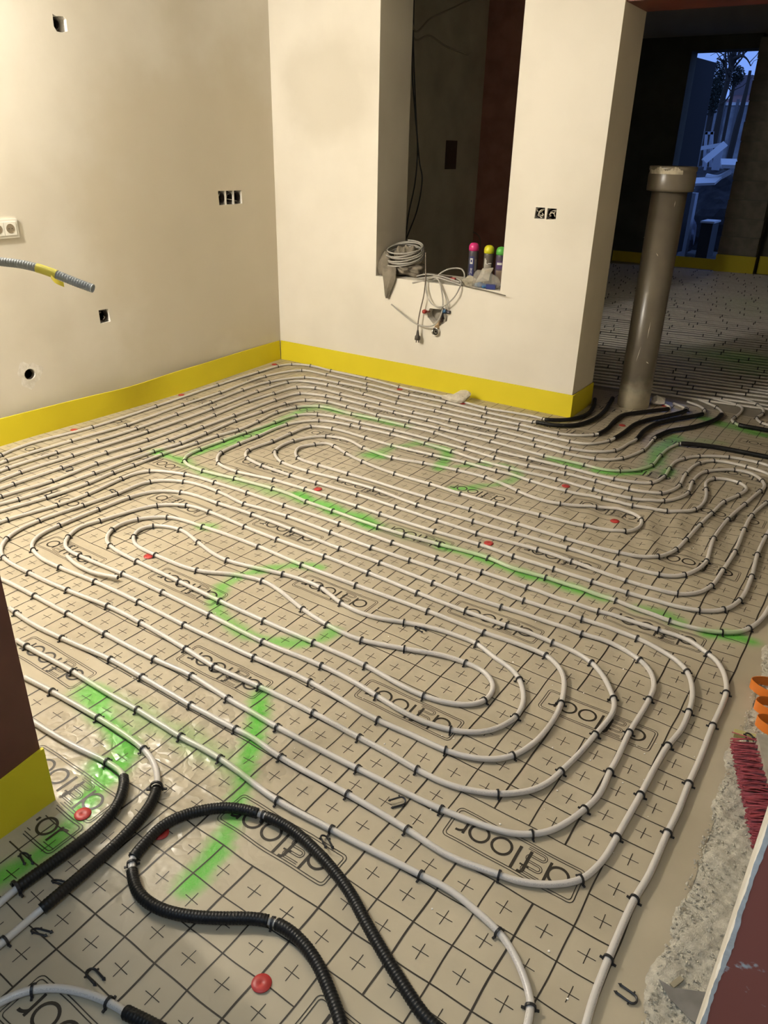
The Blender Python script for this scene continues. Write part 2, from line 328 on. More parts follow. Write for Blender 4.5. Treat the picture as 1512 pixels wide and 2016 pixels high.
# slab, film floor
g = G(); g.box((-4.6, -4.0, -.20), (1.8, 13.6, -.004)); g.mk('floor', CONC, kind='structure')
film = grid_mesh('floor', UL, -.036, -.30, 5.45, .02, lambda x, y: film_h(x, y), FILM, kind='structure', label='beige plastic film printed with a black grid over the insulation')
add_spray(film)
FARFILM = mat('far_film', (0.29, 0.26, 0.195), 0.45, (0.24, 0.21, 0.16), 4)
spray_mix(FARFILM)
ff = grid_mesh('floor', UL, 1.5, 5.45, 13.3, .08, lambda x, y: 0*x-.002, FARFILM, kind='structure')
def far_spray(o):
    me = o.data; n = len(me.vertices); co = np.empty(n*3); me.vertices.foreach_get('co', co); co = co.reshape(-1, 3)+np.array(wloc(o))
    s = np.zeros(n)
    for px, w, st in [((1465,708),(.42,.30),.8), ((1478,728),(.3,.2),.5), ((1475,598),(.3,.5),.25), ((1485,612),(.3,.5),.2)]:
        c = fl(*px); s = np.maximum(s, st*np.exp(-(((co[:, 0]-c[0])/w[0])**2+((co[:, 1]-c[1])/w[1])**2)))
    a = me.attributes.new('spray', 'FLOAT', 'POINT'); a.data.foreach_set('value', s.astype(np.float32))
far_spray(ff)

# left wall (with chased holes)
def wall_panel(name, axis, at, inward, outer, holes, m, thick, kind='structure'):
    """plaster face with recess holes; axis 0 -> plane X = at (coords are (y,z)); axis 1 -> plane Y = at (coords are (x,z))"""
    to3 = (lambda a, b: (at, a, b)) if axis == 0 else (lambda a, b: (a, at, b))
    V, Fc = poly_fill(outer, [h for h, d in holes], to3)
    o = mk(name, V, Fc, m, kind=kind)
    for h, d in holes:                       # sides of the chase
        n = len(h); off = np.array([0., 0, 0]); off[axis] = inward*d
        V = [to3(*p) for p in h]; V2 = [tuple(np.array(p)+off) for p in V]
        F2 = [(i, (i+1) % n, n+(i+1) % n, n+i) for i in range(n)]
        mk('chase', V+V2, F2, PLASTER_RAW, parent=o)
    return o
def px_poly(f, at, pts): return [(lambda q: (q[1], q[2]) if f is PU else (q[0], q[2]))(f(x, y, at)) for x, y in pts]
hole_rect = px_poly(PU, UL, [(103,27),(110,31),(124,32),(130,38),(133,62),(122,64),(112,62),(106,52)])
hole_tri = px_poly(PU, UL, [(429,376),(475,375),(477,401),(432,404)])
hole_sq = px_poly(PU, UL, [(194,611),(213,608),(218,633),(198,637)])
c = PU(59, 737, UL); hole_rd = [(c[1]+.035*math.cos(a), c[2]+.032*math.sin(a)) for a in np.linspace(0, 2*math.pi, 14, endpoint=False)]
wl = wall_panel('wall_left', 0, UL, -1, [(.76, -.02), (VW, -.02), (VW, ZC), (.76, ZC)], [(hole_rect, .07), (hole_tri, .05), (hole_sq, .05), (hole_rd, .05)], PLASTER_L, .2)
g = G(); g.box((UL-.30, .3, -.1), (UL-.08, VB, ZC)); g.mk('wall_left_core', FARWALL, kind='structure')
# window wall: face with opening and plumbing chase
WU0, WU1, WZ0, WZ1 = -3.140, -2.155, .748, 2.52
niche = px_poly(PV, VW, [(846,607),(868,609),(873,607),(881,622),(880,632),(871,638),(864,643),(855,640),(842,624),(841,616)])
s0 = px_poly(PV, VW, [(1055,408),(1073,409),(1072,431),(1052,430)]); s1 = px_poly(PV, VW, [(1078,410),(1096,411),(1094,432),(1075,432)])
ww = wall_panel('wall_window', 1, VW, 1, [(UL, -.02), (UC, -.02), (UC, ZC), (UL, ZC)],
                [([(WU0, WZ0), (WU1, WZ0), (WU1, WZ1), (WU0, WZ1)], VB-VW), (niche, .07), (s0, .045), (s1, .045)], PLASTER_W, .39)
for ch in ww.children:
    if len(ch.data.polygons) == 4 and ch.data.polygons[0].area > .2: ch.data.materials[0] = PLASTER; ch.name = 'reveal'
g = G(); g.box((UC-.001, VW, -.02), (UC, VB, ZC)); g.add([(UL,VB,-.02),(WU0,VB,-.02),(WU0,VB,ZC),(UL,VB,ZC)], [(3,2,1,0)])
g.add([(WU1,VB,-.02),(UC,VB,-.02),(UC,VB,ZC),(WU1,VB,ZC)], [(3,2,1,0)]); g.add([(WU0,VB,-.02),(WU1,VB,-.02),(WU1,VB,WZ0),(WU0,VB,WZ0)], [(3,2,1,0)])
g.add([(WU0,VB,WZ1),(WU1,VB,WZ1),(WU1,VB,ZC),(WU0,VB,ZC)], [(3,2,1,0)])
g.mk('wall_end', mat('plaster_end', (0.76, 0.69, 0.54), 0.8, (0.68, 0.61, 0.47), 2, 0.1, 14), kind='structure')
# near ceiling, far ceiling, lintel beam
g = G(); g.box((-4.4, .3, ZC), (1.7, VB, ZC+.15)); g.mk('ceiling', CEIL, kind='structure')
g = G(); g.box((-4.4, VB, 3.12), (1.7, 13.6, 3.3)); g.mk('ceiling', mat('far_ceiling', (0.5, 0.46, 0.38), 0.95), kind='structure')
g = G(); g.box((UC, VW+.02, 2.31), (1.5, VB, ZC)); g.mk('trim_1', mat('beam_primer', (0.22, 0.060, 0.030), 0.5, (0.16, 0.04, 0.02), 5), kind='structure', label='red-brown painted beam over the opening to the back room')
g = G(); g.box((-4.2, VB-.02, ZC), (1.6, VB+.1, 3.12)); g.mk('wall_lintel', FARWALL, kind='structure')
# camera-side wall with the doorway
g = G(); g.box((UL-.1, .34, -.1), (-1.528, .752, ZC)); g.mk('wall_front', PLASTER, kind='structure')
g = G(); g.box((-1.528, .34, 0), (-1.516, .762, ZC)); g.mk('trim_2', mat('post_brown', (0.15, 0.052, 0.034), 0.5, (0.12, 0.042, 0.027), 7, .04, 50), kind='structure', label='dark brown lining of the doorway at the left edge')
g = G(); g.box((.040, .715, -.1), (1.7, 1.00, ZC)); g.mk('wall_front', PLASTER, kind='structure')
def splat(name):
    m = mat(name, (0.38, 0.115, 0.085), 0.55); nt = m.node_tree; b = nt.nodes['Principled BSDF']
    tc = nt.nodes.new('ShaderNodeTexCoord'); 
    n = nt.nodes.new('ShaderNodeTexNoise'); n.inputs['Scale'].default_value = 38; n.inputs['Detail'].default_value = 8; nt.links.new(tc.outputs['Object'], n.inputs['Vector'])
    n2 = nt.nodes.new('ShaderNodeTexNoise'); n2.inputs['Scale'].default_value = 5; n2.inputs['Detail'].default_value = 3; nt.links.new(tc.outputs['Object'], n2.inputs['Vector'])
    ad = nt.nodes.new('ShaderNodeMath'); ad.operation = 'MULTIPLY'; nt.links.new(n.outputs['Fac'], ad.inputs[0]); nt.links.new(n2.outputs['Fac'], ad.inputs[1])
    r = nt.nodes.new('ShaderNodeValToRGB'); r.color_ramp.elements[0].position = .315; r.color_ramp.elements[1].position = .345
    r.color_ramp.elements[0].color = (0.40, 0.120, 0.085, 1); r.color_ramp.elements[1].color = (0.62, 0.62, 0.60, 1)
    nt.links.new(ad.outputs[0], r.inputs['Fac']); nt.links.new(r.outputs['Color'], b.inputs['Base Color']); return m
g = G(); g.box((.0345, .700, 0), (1.0, .715, ZC)); t3 = g.mk('trim_3', splat('splattered_brown'), kind='structure', label='red-brown board with white plaster smears at the right edge')
# ragged plaster bead along its edge
g = G(); zz = np.arange(0, 2.4, .006); e0 = .0335+.0006*np.sin(zz*90)-.0006*rng.random(len(zz)); e1 = .0375+.0016*rng.random(len(zz))+.0012*np.sin(zz*35)
V = []; 
for z, a, b in zip(zz, e0, e1): V += [(a, .735, z), (a, .6985, z), (b, .6985, z)]
g.add(V, [(i*3+k, i*3+k+1, i*3+k+4, i*3+k+3) for i in range(len(zz)-1) for k in (0, 1)]); g.mk('plaster_edge', PLASTER_RAW, parent=t3, label='white ragged plaster edge')
g = G(); g.box((-1.6, .34, 2.05), (.1, .752, ZC)); g.mk('wall_front', PLASTER, kind='structure')
g = G(); g.box((1.5, .70, -.1), (1.7, 13.6, 3.2)); g.mk('wall_right', PLASTER, kind='structure')
# the room behind the camera: walls, ceiling, a window to the dusk sky
g = G(); g.box((-3.2, -3.9, -.1), (-3.0, .34, ZC)); g.box((1.55, -3.9, -.1), (1.75, .715, ZC)); g.box((-3.2, -4.0, -.1), (-1.3, -3.8, ZC)); g.box((.5, -4.0, -.1), (1.75, -3.8, ZC)); g.box((-1.3, -4.0, -.1), (.5, -3.8, .8)); g.box((-1.3, -4.0, 2.2), (.5, -3.8, ZC)); g.mk('wall_behind', PLASTER, kind='structure')
g = G(); g.box((-3.2, -4.0, ZC), (1.75, .36, ZC+.15)); g.mk('ceiling', CEIL, kind='structure')
# back room
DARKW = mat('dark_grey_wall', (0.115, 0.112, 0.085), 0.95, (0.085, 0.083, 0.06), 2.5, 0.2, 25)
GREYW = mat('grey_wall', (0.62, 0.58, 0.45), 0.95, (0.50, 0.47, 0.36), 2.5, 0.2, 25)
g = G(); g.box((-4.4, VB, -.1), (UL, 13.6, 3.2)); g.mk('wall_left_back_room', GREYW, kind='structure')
g = G(); g.box((UL, 8.0, 0), (-3.45, 8.2, 3.12)); g.mk('wall_stub', mat('brick_brown', (0.52, 0.27, 0.20), 0.9, (0.42, 0.21, 0.15), 6), kind='structure')
FV = 12.95; D0, D1, DZ = -3.29, -2.37, 2.94
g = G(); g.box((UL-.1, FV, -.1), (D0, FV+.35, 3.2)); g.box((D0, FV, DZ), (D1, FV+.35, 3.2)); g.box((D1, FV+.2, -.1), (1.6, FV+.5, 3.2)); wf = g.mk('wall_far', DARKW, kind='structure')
BLK = mat('concrete_block', (0.24, 0.22, 0.17), 0.95, (0.17, 0.155, 0.12), 8, 0.4, 40)
bme = None
for k in range(12):
    z0 = .0+.255*k
    if bme is None:
        g = G(); g.box((D1, FV-.12, z0+.006), (-1.83, FV+.2, z0+.249)); bo = g.mk('block', BLK, parent=wf); bme = bo
    else:
        b2 = bme.copy(); COL.objects.link(b2); b2.parent = wf; b2.location = bme.location + Vector((.004*(-1)**k, .003*(k % 3-1), .255*k)); b2.name = 'block'
g = G(); g.box((D1+.01, FV-.10, 0), (-1.84, FV+.2, 3.06)); g.mk('mortar_core', FARWALL, parent=wf)
for i, (a, b) in enumerate([(-1.70, -1.2), (-1.18, -.68), (-.66, -.16)]):
    for k in range(12):
        b2 = bme.copy(); COL.objects.link(b2); b2.parent = wf; b2.name = 'block'; b2.location = bme.location + Vector((a-D1+.125*((k) % 2), .30, .255*k))

# ================================================================== printed grid and labels on the film
TH = math.radians(-0.8528); GO = np.array([-.74059, .90858]); GI = np.array([math.cos(TH), math.sin(TH)]); GJ = np.array([math.sin(TH), -math.cos(TH)])
def cell(i, j): return GO + .1*(np.asarray(i)[..., None]*GI + np.asarray(j)[..., None]*GJ)
LAB = []   # (ci, cj, upright)
for cj in (8, 2, -4, -10, -16, -22, -28, -34, -40): LAB.append((3, cj, False))
for cj in (11, 5, -1, -7, -13, -19, -25, -31, -37): LAB.append((-2, cj, False))
for cj in (1, -5, -11, -17, -23, -29, -35, -41): LAB.append((-8, cj, False))
for cj in (-2, -8, -14, -20, -26, -32): LAB.append((-13, cj, False))
for cj in (-1, -7, -13, -19, -25, -31, -36): LAB.append((-19, cj, True))
for cj in (-4, -10, -16, -22, -28, -34): LAB.append((-24, cj, True))
for cj in (-7, -13, -19, -25, -31): LAB.append((-30, cj, True))
IMIN, IMAX, JMIN, JMAX = -33, 6, -45, 11
blocked = set()
for ci, cj, up in LAB:
    for a in range(4):
        for b in range(2): blocked.add((ci-2+a, cj-1+b))       # cell (i,j) covers [i,i+1]x[j,j+1]
def infilm(P): return (P[..., 0] > UL+.012) & (P[..., 0] < -.10) & (P[..., 1] < 5.42) & ((P[..., 1] < VW-.015) | (P[..., 0] > UC+.02)) & (P[..., 1] > -.25) & ((P[..., 1] > .78) | (P[..., 0] > -1.49))
gv, gf = [], []
def ribbon(P, w, z=.0007):
    """P (n,2) centre line in room coordinates"""
    global gv, gf
    P = np.asarray(P); T = np.gradient(P, axis=0); T /= np.maximum(1e-9, np.linalg.norm(T, axis=1))[:, None]; Nn = np.stack([-T[:, 1], T[:, 0]], 1)
    ok = infilm(P); A = P+Nn*w/2; B = P-Nn*w/2; n0 = len(gv)
    za = film_h(A[:, 0], A[:, 1])+z; zb = film_h(B[:, 0], B[:, 1])+z
    for k in range(len(P)): gv.append((A[k, 0], A[k, 1], za[k])); gv.append((B[k, 0], B[k, 1], zb[k]))
    for k in range(len(P)-1):
        if ok[k] and ok[k+1]: gf.append((n0+2*k, n0+2*k+1, n0+2*k+3, n0+2*k+2))
def wob(P):      # the film is not laid perfectly flat: lines waver a little
    x, y = P[:, 0], P[:, 1]
    return P + np.stack([.0012*np.sin(13*y+4*x)+.0008*np.sin(37*y), .0012*np.sin(15*x+6*y+1)+.0008*np.sin(41*x)], 1)
t5 = np.linspace(0, 1, 6)
for j in range(JMIN, JMAX+1):
    for i in range(IMIN, IMAX):
        if (i, j) in blocked and (i, j-1) in blocked: continue
        ribbon(wob(cell(i+t5, j+0*t5)), .0031+.0006*(j % 3 == 0))
for i in range(IMIN, IMAX+1):
    for j in range(JMIN, JMAX):
        if (i, j) in blocked and (i-1, j) in blocked: continue
        ribbon(wob(cell(i+0*t5, j+t5)), .0037+.0012*(i % 2 == 0))
t3_ = np.linspace(0, 1, 4)
for i in range(IMIN, IMAX):
    for j in range(JMIN, JMAX):
        if (i, j) in blocked: continue
        ribbon(wob(cell(i+.29+.42*t3_, j+.5+0*t3_)), .0021); ribbon(wob(cell(i+.5+0*t3_, j+.29+.42*t3_)), .0021)
used = [f for f in gf]; ids = sorted({i for f in used for i in f}); mp_ = {a: b for b, a in enumerate(ids)}
mk('printed_grid', [gv[i] for i in ids], [[mp_[i] for i in f] for f in used], INK, parent=film, label='black printed grid lines and small crosses')
# label shapes in cell units, reading direction +x
def arc(cx, cy, r, a0, a1, n=14): return [(cx+r*math.cos(math.radians(a)), cy+r*math.sin(math.radians(a))) for a in np.linspace(a0, a1, n)]
def rrect(hw, hh, r): 
    P = arc(hw-r, hh-r, r, 0, 90, 5)+arc(-hw+r, hh-r, r, 90, 180, 5)+arc(-hw+r, -hh+r, r, 180, 270, 5)+arc(hw-r, -hh+r, r, 270, 360, 5); return P+[P[0]]
def dens(P, d=.12):
    P = np.asarray(P, float); out = [P[0]]
    for a, b in zip(P[:-1], P[1:]):
        n = max(1, int(np.linalg.norm(b-a)/d)); out += [a+(b-a)*k/n for k in range(1, n+1)]
    return np.array(out)
SH = [(rrect(1.76, .52, .13), .023), (rrect(1.69, .45, .09), .023)]
st = .072
SH += [(arc(-1.22, -.02, .25, 0, 360, 26), st), ([(-.955, .44), (-.955, -.30)], st)]                                # d
SH += [([(-.415, -.30), (-.415, .30)]+arc(-.315, .32, .10, 170, 70, 6), st+.01), ([(-.52, .19), (-.28, .19)], .05), ([(-.125, -.30), (-.125, .46)], st+.005)]   # f l
SH += [(arc(.30, -.02, .255, 0, 360, 26), st), (arc(.935, -.02, .255, 0, 360, 26), st)]                             # o o
SH += [([(1.31, -.30), (1.31, .22)], st), (arc(1.49, -.02, .21, 150, 80, 7), st)]                                   # r
def coil(o):
    P = [(-.30, -.36-o)]+[(-.72, -.36-o)]+arc(-.72, -.27, .09+o, 270, 90, 7)
    P += [(-.46, -.18+o)]+arc(-.46, -.09, .09-o, -90, 90, 7)+[(-.72, 0-o)]+arc(-.72, .09, .09+o, 270, 90, 7)+[(-.46, .18+o)]+arc(-.46, .27, .09-o, -90, 90, 7)+[(-.85, .36-o)]
    return P
SH += [(coil(-.028), .020), (coil(.028), .020)]
SH = [(dens(P), w) for P, w in SH]
def put_label(ci, cj, up, dz=.0008):
    global gv, gf
    P0 = cell(np.array(float(ci)), np.array(float(cj)))
    if not (UL-.1 < P0[0] < .1 and -.35 < P0[1] < 5.5): return
    gv, gf = [], []
    s = 1 if up else -1
    for P, w in SH: ribbon(wob(cell(ci+s*P[:, 0], cj-s*P[:, 1])), w*.1, dz)
    if not gf: return
    ids = sorted({i for f in gf for i in f}); mp_ = {a: b for b, a in enumerate(ids)}
    mk('printed_label', [gv[i] for i in ids], [[mp_[i] for i in f] for f in gf], INK, parent=film)
for a in LAB: put_label(*a)
put_label(-8, 2.15, True, .0011)

# ================================================================== HEATING PIPES (traced runs on the floor; c = clip, s/e = sleeve start/end)
PR, SR = .0086, .0142
# clip meshes (pipe along x)
def clip_mesh():
    g = G(); r = PR+.0022; n = 8; V = []; hw = .0027; tk = .0014
    path = [(-r, .0)]+[(r*math.cos(a), PR+.001+r*math.sin(a)) for a in np.linspace(math.pi, 0, n)]+[(r, .0)]
    path = np.array(path); T = np.gradient(path, axis=0); T /= np.linalg.norm(T, axis=1)[:, None]; Nn = np.stack([-T[:, 1], T[:, 0]], 1)
    for p, q in zip(path, Nn):
        for sx, sn in ((-1, -1), (1, -1), (1, 1), (-1, 1)): V.append((sx*hw, p[0]+q[0]*sn*tk, p[1]+q[1]*sn*tk))
    m = len(path)
    g.add(V, [(i*4+k, i*4+(k+1) % 4, i*4+4+(k+1) % 4, i*4+4+k) for i in range(m-1) for k in range(4)])
    for s in (-1, 1): g.box((-.0023, s*r-.0008, .0010), (.0023, s*(r+.0078), .0044)) if s > 0 else g.box((-.0023, -(r+.0078), .0010), (.0023, -r+.0008, .0044))
    me = bpy.data.meshes.new('clip'); me.from_pydata(g.v, [], g.f); me.materials.append(CLIPM); me.update(); return me
CLIP = clip_mesh()
def parse(s):
    out = []
    for t in s.split():
        fl_ = ''
        while t[-1].isalpha(): fl_ += t[-1]; t = t[:-1]
        x, y = t.split(','); out.append((float(x), float(y), fl_))
    return out
def corrugated(P, r):
    pitch = .0075; S = np.concatenate([[0], np.cumsum(np.linalg.norm(np.diff(P, axis=0), axis=1))])
    n = max(8, int(S[-1]/(pitch/3))); s = np.linspace(0, S[-1], n); Q = np.stack([np.interp(s, S, P[:, k]) for k in range(3)], 1)
    return Q, r-.0012*(np.arange(n) % 3 == 0)
def pipe(spec, label, z=None, sm=3, group=None, clips=True):
    pts = parse(spec); ins = False; P = []; rng_ = []
    for k, (x, y, f) in enumerate(pts):
        if 's' in f: ins = True; st_ = k
        zz = .0165 if ins else (PR+.0008)
        P.append(fl(x, y, zz))
        if 'e' in f: ins = False; rng_.append((st_, k))
    Q, idx = catmull(P, .018); Q = smooth_path(Q, sm)
    Q[:, 2] += np.maximum(0, film_h(Q[:, 0], Q[:, 1]))*.6
    V, Fc, S = tube_geo(Q, PR, 8)
    o = mk('heating_pipe', V, Fc, PIPE, smooth=True, origin=(Q[0][0], Q[0][1], 0), label=label, cat='heating pipe', group=group)
    me = o.data; uvl = me.uv_layers.new(name='UVMap'); n = len(Q)
    li = np.empty(len(me.loops), int); me.loops.foreach_get('vertex_index', li)
    uv = np.stack([S[np.minimum(li//8, n-1)], (li % 8)/8.0+.125], 1); uvl.data.foreach_set('uv', uv.ravel())
    add_spray(o, .8)
    for (a, b) in rng_:
        seg, rad = corrugated(Q[idx[a]:idx[b]+1], SR); v2, f2, _ = tube_geo(seg, rad, 10)
        mk('sleeve', v2, f2, SLEEVE, parent=o, smooth=True, label='black corrugated protective sleeve')
    for k, (x, y, f) in enumerate(pts):
        if 'c' in f:
            i = min(max(idx[k], 1), len(Q)-2); t = Q[i+1]-Q[i-1]; a = math.atan2(t[1], t[0])
            c = bpy.data.objects.new('clip', CLIP); COL.objects.link(c); c.parent = o
            c.location = Vector((Q[i][0], Q[i][1], Q[i][2]-PR)) - Vector(o.location)
            c.rotation_euler = (0, 0, a+random.uniform(-.12, .12))
            if 's' in f or 'e' in f: c.scale = (1.2, 1.45, 1.45)
    return o, Q
big = pipe("20,1197 32,1207c 67,1230 122,1257c 217,1298c 280,1333c 375,1388c 463,1435c 504,1457 554,1492c 684,1563c 801,1633c 887,1687 982,1722c 1008,1732 1058,1741 1108,1741 1145,1732c 1175,1707 1195,1683 1215,1647c 1261,1565c 1288,1513 1315,1468c 1341,1437 1356,1402c 1363,1377 1363,1353 1353,1322c 1328,1297 1255,1257c 1201,1237 1145,1218c 1031,1182c 904,1135c 807,1103c 732,1078c 651,1048c 567,1017c 504,998 480,992c 430,968c 362,948c 295,948c 230,972c 163,995c 77,1025c 37,1043 13,1061c 2,1079 7,1098c 58,1128c 133,1162c 212,1193c 277,1226c 365,1277c 422,1312c 511,1352c 616,1403c 707,1452c 771,1486 821,1515c 871,1540 921,1555 981,1563c 1008,1562 1051,1555 1085,1537 1105,1518c 1141,1483 1172,1446c 1198,1417 1210,1393 1208,1375c 1198,1350 1185,1327 1165,1305c 1135,1285 1088,1265c 1048,1248 997,1232c 916,1203c 822,1167c 726,1128c 639,1095c 546,1062c 482,1037c 413,1008c 367,995c 308,995c 197,1025c 157,1038 134,1057c 128,1070 133,1082 158,1095c 242,1130c 320,1166c 413,1211c 517,1263c 632,1310c 687,1337 742,1370c 787,1398 837,1422 887,1437c 937,1442 977,1435 1008,1418 1015,1413c 1030,1387 1031,1367 1023,1338c 1008,1318 971,1293 939,1267c 904,1253 854,1237 796,1225c 751,1218 711,1207 671,1187c 632,1157c 597,1142 557,1130c 504,1118 447,1103c 417,1088 390,1068c 355,1043c 302,1035c 275,1042 263,1057c 267,1072 307,1093c 387,1123c 460,1131 516,1143c 544,1158 596,1199c 644,1230c 677,1247 712,1260c 796,1277c 871,1290 917,1305c 954,1323 971,1347 969,1363 954,1380c 921,1388 877,1383 834,1370c 787,1348 719,1310c 617,1265c 519,1222c 433,1183c 353,1145c 270,1105c 217,1075c 210,1060 220,1043c 243,1030 272,1022c 330,1018c 400,1037c 509,1076c 594,1112c 701,1152c 842,1203c 952,1245c 1008,1264 1045,1277 1075,1290c 1098,1310 1110,1333 1111,1353 1105,1385c 1088,1420 1051,1463 1010,1488c 971,1495 921,1490 876,1477c 811,1447 743,1417c 611,1343c 554,1317 500,1294c 433,1263 362,1230c 273,1185c 187,1145c 118,1117c 80,1098 65,1083c 63,1070 80,1052 117,1034c 193,1003c 253,980c 300,968 357,969c 430,991c 497,1013c 576,1043c 669,1080c 749,1108c 852,1147c 921,1173 987,1195c 1008,1201 1145,1247c 1208,1268 1260,1300c 1281,1323 1288,1350 1278,1377c 1261,1407 1239,1442c 1216,1492 1200,1520c 1181,1563 1151,1593c 1115,1620 1081,1637 1048,1643c 1008,1641 937,1620 867,1593c 704,1513c 547,1432c 504,1407 448,1375c 377,1330c 303,1297c 207,1248c 133,1208c 68,1173c 7,1142 -30,1128",
     'white heating pipe laid as the big oval double spiral across the foreground floor')
pipe("1150,2030 1169,1963 1188,1913 1198,1887c 1249,1770c 1275,1728 1314,1640c 1336,1595 1356,1543c 1379,1492 1403,1429c 1421,1390 1430,1365c 1430,1343 1423,1320 1410,1300 1395,1288c 1368,1268 1338,1253 1296,1240c 1241,1222 1178,1203c 1108,1181 1038,1156c 949,1126c 860,1098c 772,1068c 668,1031c 560,995c 487,970c 423,950c 365,934c 295,927c 267,932 238,943c 172,973c 112,995c 15,1023c -40,1043",
     'outermost white heating pipe, running up the right edge of the film around the foreground spiral')
pipe("33,1260 53,1273c 143,1322c 207,1362 270,1397c 355,1450c 433,1493c 504,1546 547,1577c 652,1633c 737,1677 827,1722c 887,1753 931,1788 964,1817 983,1836c 1003,1863 1022,1900 1036,1935 1044,1965 1045,1983c 1042,2002 1036,2030",
     'white heating pipe sweeping down beneath the foreground spiral to the lower right corner')
pipe("48,1333 103,1362c 193,1413c 247,1447 283,1475c 302,1500 310,1527 309,1551sc 300,1577 280,1607 233,1657 167,1717 80,1791e 70,1800 35,1830 8,1853c -25,1880",
     'white heating pipe with a long black sleeve, second from the dark brown post')
pipe("45,1408 70,1424 133,1462 210,1500c 236,1517 245,1528s 242,1557 230,1587 200,1623 133,1677 33,1749ec 0,1778 -25,1800",
     'white heating pipe with a black sleeve nearest the dark brown post and its yellow strip')
pipe("880,2040s 841,2008 794,1940 757,1880 717,1810 691,1760 654,1710 614,1667 571,1630 524,1607e 518,1605c 510,1602s 470,1592 433,1590 367,1603 317,1627 283,1663 260,1690e 259,1700c 260,1712s 262,1733 273,1760 300,1783 350,1800 417,1807 504,1808 533,1814e 536,1816c 541,1817s 564,1827 597,1857 627,1900 647,1947 667,2000 678,2040e",
     'loop of pipe wrapped in black corrugated sleeves in the lower foreground')
pipe("-20,1984 0,1974 33,1956 65,1948c 110,1945 160,1953 213,1972c 240,1988 244,1991s 275,2006 330,2035e",
     'short white pipe bend with a black sleeve in the lower left corner')
pipe("-40,918 2,896c 60,873 182,841c 307,800c 428,758c 507,733c 546,721c 574,717c 612,720c 652,730c 722,745c 786,762c 881,783c 956,803c 1008,812 1048,819 1071,825c 1073,826s 1108,827 1138,823 1158,814 1168,800 1171,786e",
     'white heating pipe closest to the yellow wall strip, ending in a black sleeve', sm=2)
pipe("-40,928 13,907c 140,868c 248,837c 360,797c 433,773c 521,741c 594,729c 644,738c 723,756c 806,777c 879,792c 959,812c 1008,823 1050,831c 1056,831s 1091,837 1125,838 1151,833 1175,822 1191,808 1201,793 1206,784e",
     'white heating pipe second from the yellow wall strip, its black sleeve curving behind the wall', sm=2)
pipe("-40,944 15,922c 111,891c 192,868c 268,844c 347,816c 415,792c 477,768c 530,752c 600,743c 668,754c 723,765c 786,782c 870,802c 949,820c 1023,836c 1098,853c 1135,857 1168,856c 1178,854s 1195,845 1211,828 1228,817 1258,812 1291,808 1316,805e 1320,802 1308,796",
     'white heating pipe third from the yellow wall strip, sleeved in front of the drain pipe', sm=2)
pipe("-40,962 40,930c 143,897c 290,850c 417,805c 506,771c 565,753c 586,750 646,758c 717,776c 781,793c 857,809c 956,832c 1021,845c 1121,869c 1158,874 1198,868c 1210,863s 1228,852 1251,835 1275,827 1308,820 1341,812 1351,808ec 1347,803 1326,794",
     'white heating pipe fourth from the yellow wall strip, sleeved in front of the drain pipe', sm=2)
pipe("-40,976 27,953c 121,921c 209,891c 290,866c 365,839c 422,817c 488,791c 539,775c 584,763c 622,764c 671,776c 749,795c 814,812c 886,827c 979,847c 1051,865c 1123,883c 1168,889 1210,887c 1238,873 1253,865s 1268,848 1291,835 1318,828 1348,822 1383,815e 1387,808c 1378,800 1353,791",
     'white heating pipe fifth from the yellow wall strip, black-sleeved at its right end', sm=2)
pipe("-40,993 3,977c 102,947c 190,913c 275,886c 330,867c 398,841c 461,818c 541,788c 590,775c 642,780c 672,786c 721,798c 776,812c 842,827c 902,843c 976,859c 1053,877c 1111,892c 1171,903c 1195,905 1225,902c 1265,887c 1285,867c 1290,861s 1298,857 1321,848 1358,842 1391,833 1411,825 1421,816e 1420,810 1411,802c 1376,787",
     'white heating pipe sixth from the yellow wall strip, nearest of the curved black sleeves', sm=2)
pipe("-40,1002 37,983c 185,932c 302,889c 355,873c 405,853c 462,829c 514,811c 561,795c 601,788c 645,791c 684,801c 743,817c 806,830c 866,844c 966,869c 1071,897c 1150,915c 1191,925 1220,927c 1255,925 1283,916c 1300,897c 1318,882 1336,874c 1341,873s 1408,880 1512,900 1560,909e",
     'white heating pipe seventh from the yellow wall strip, with a straight black sleeve', sm=2)
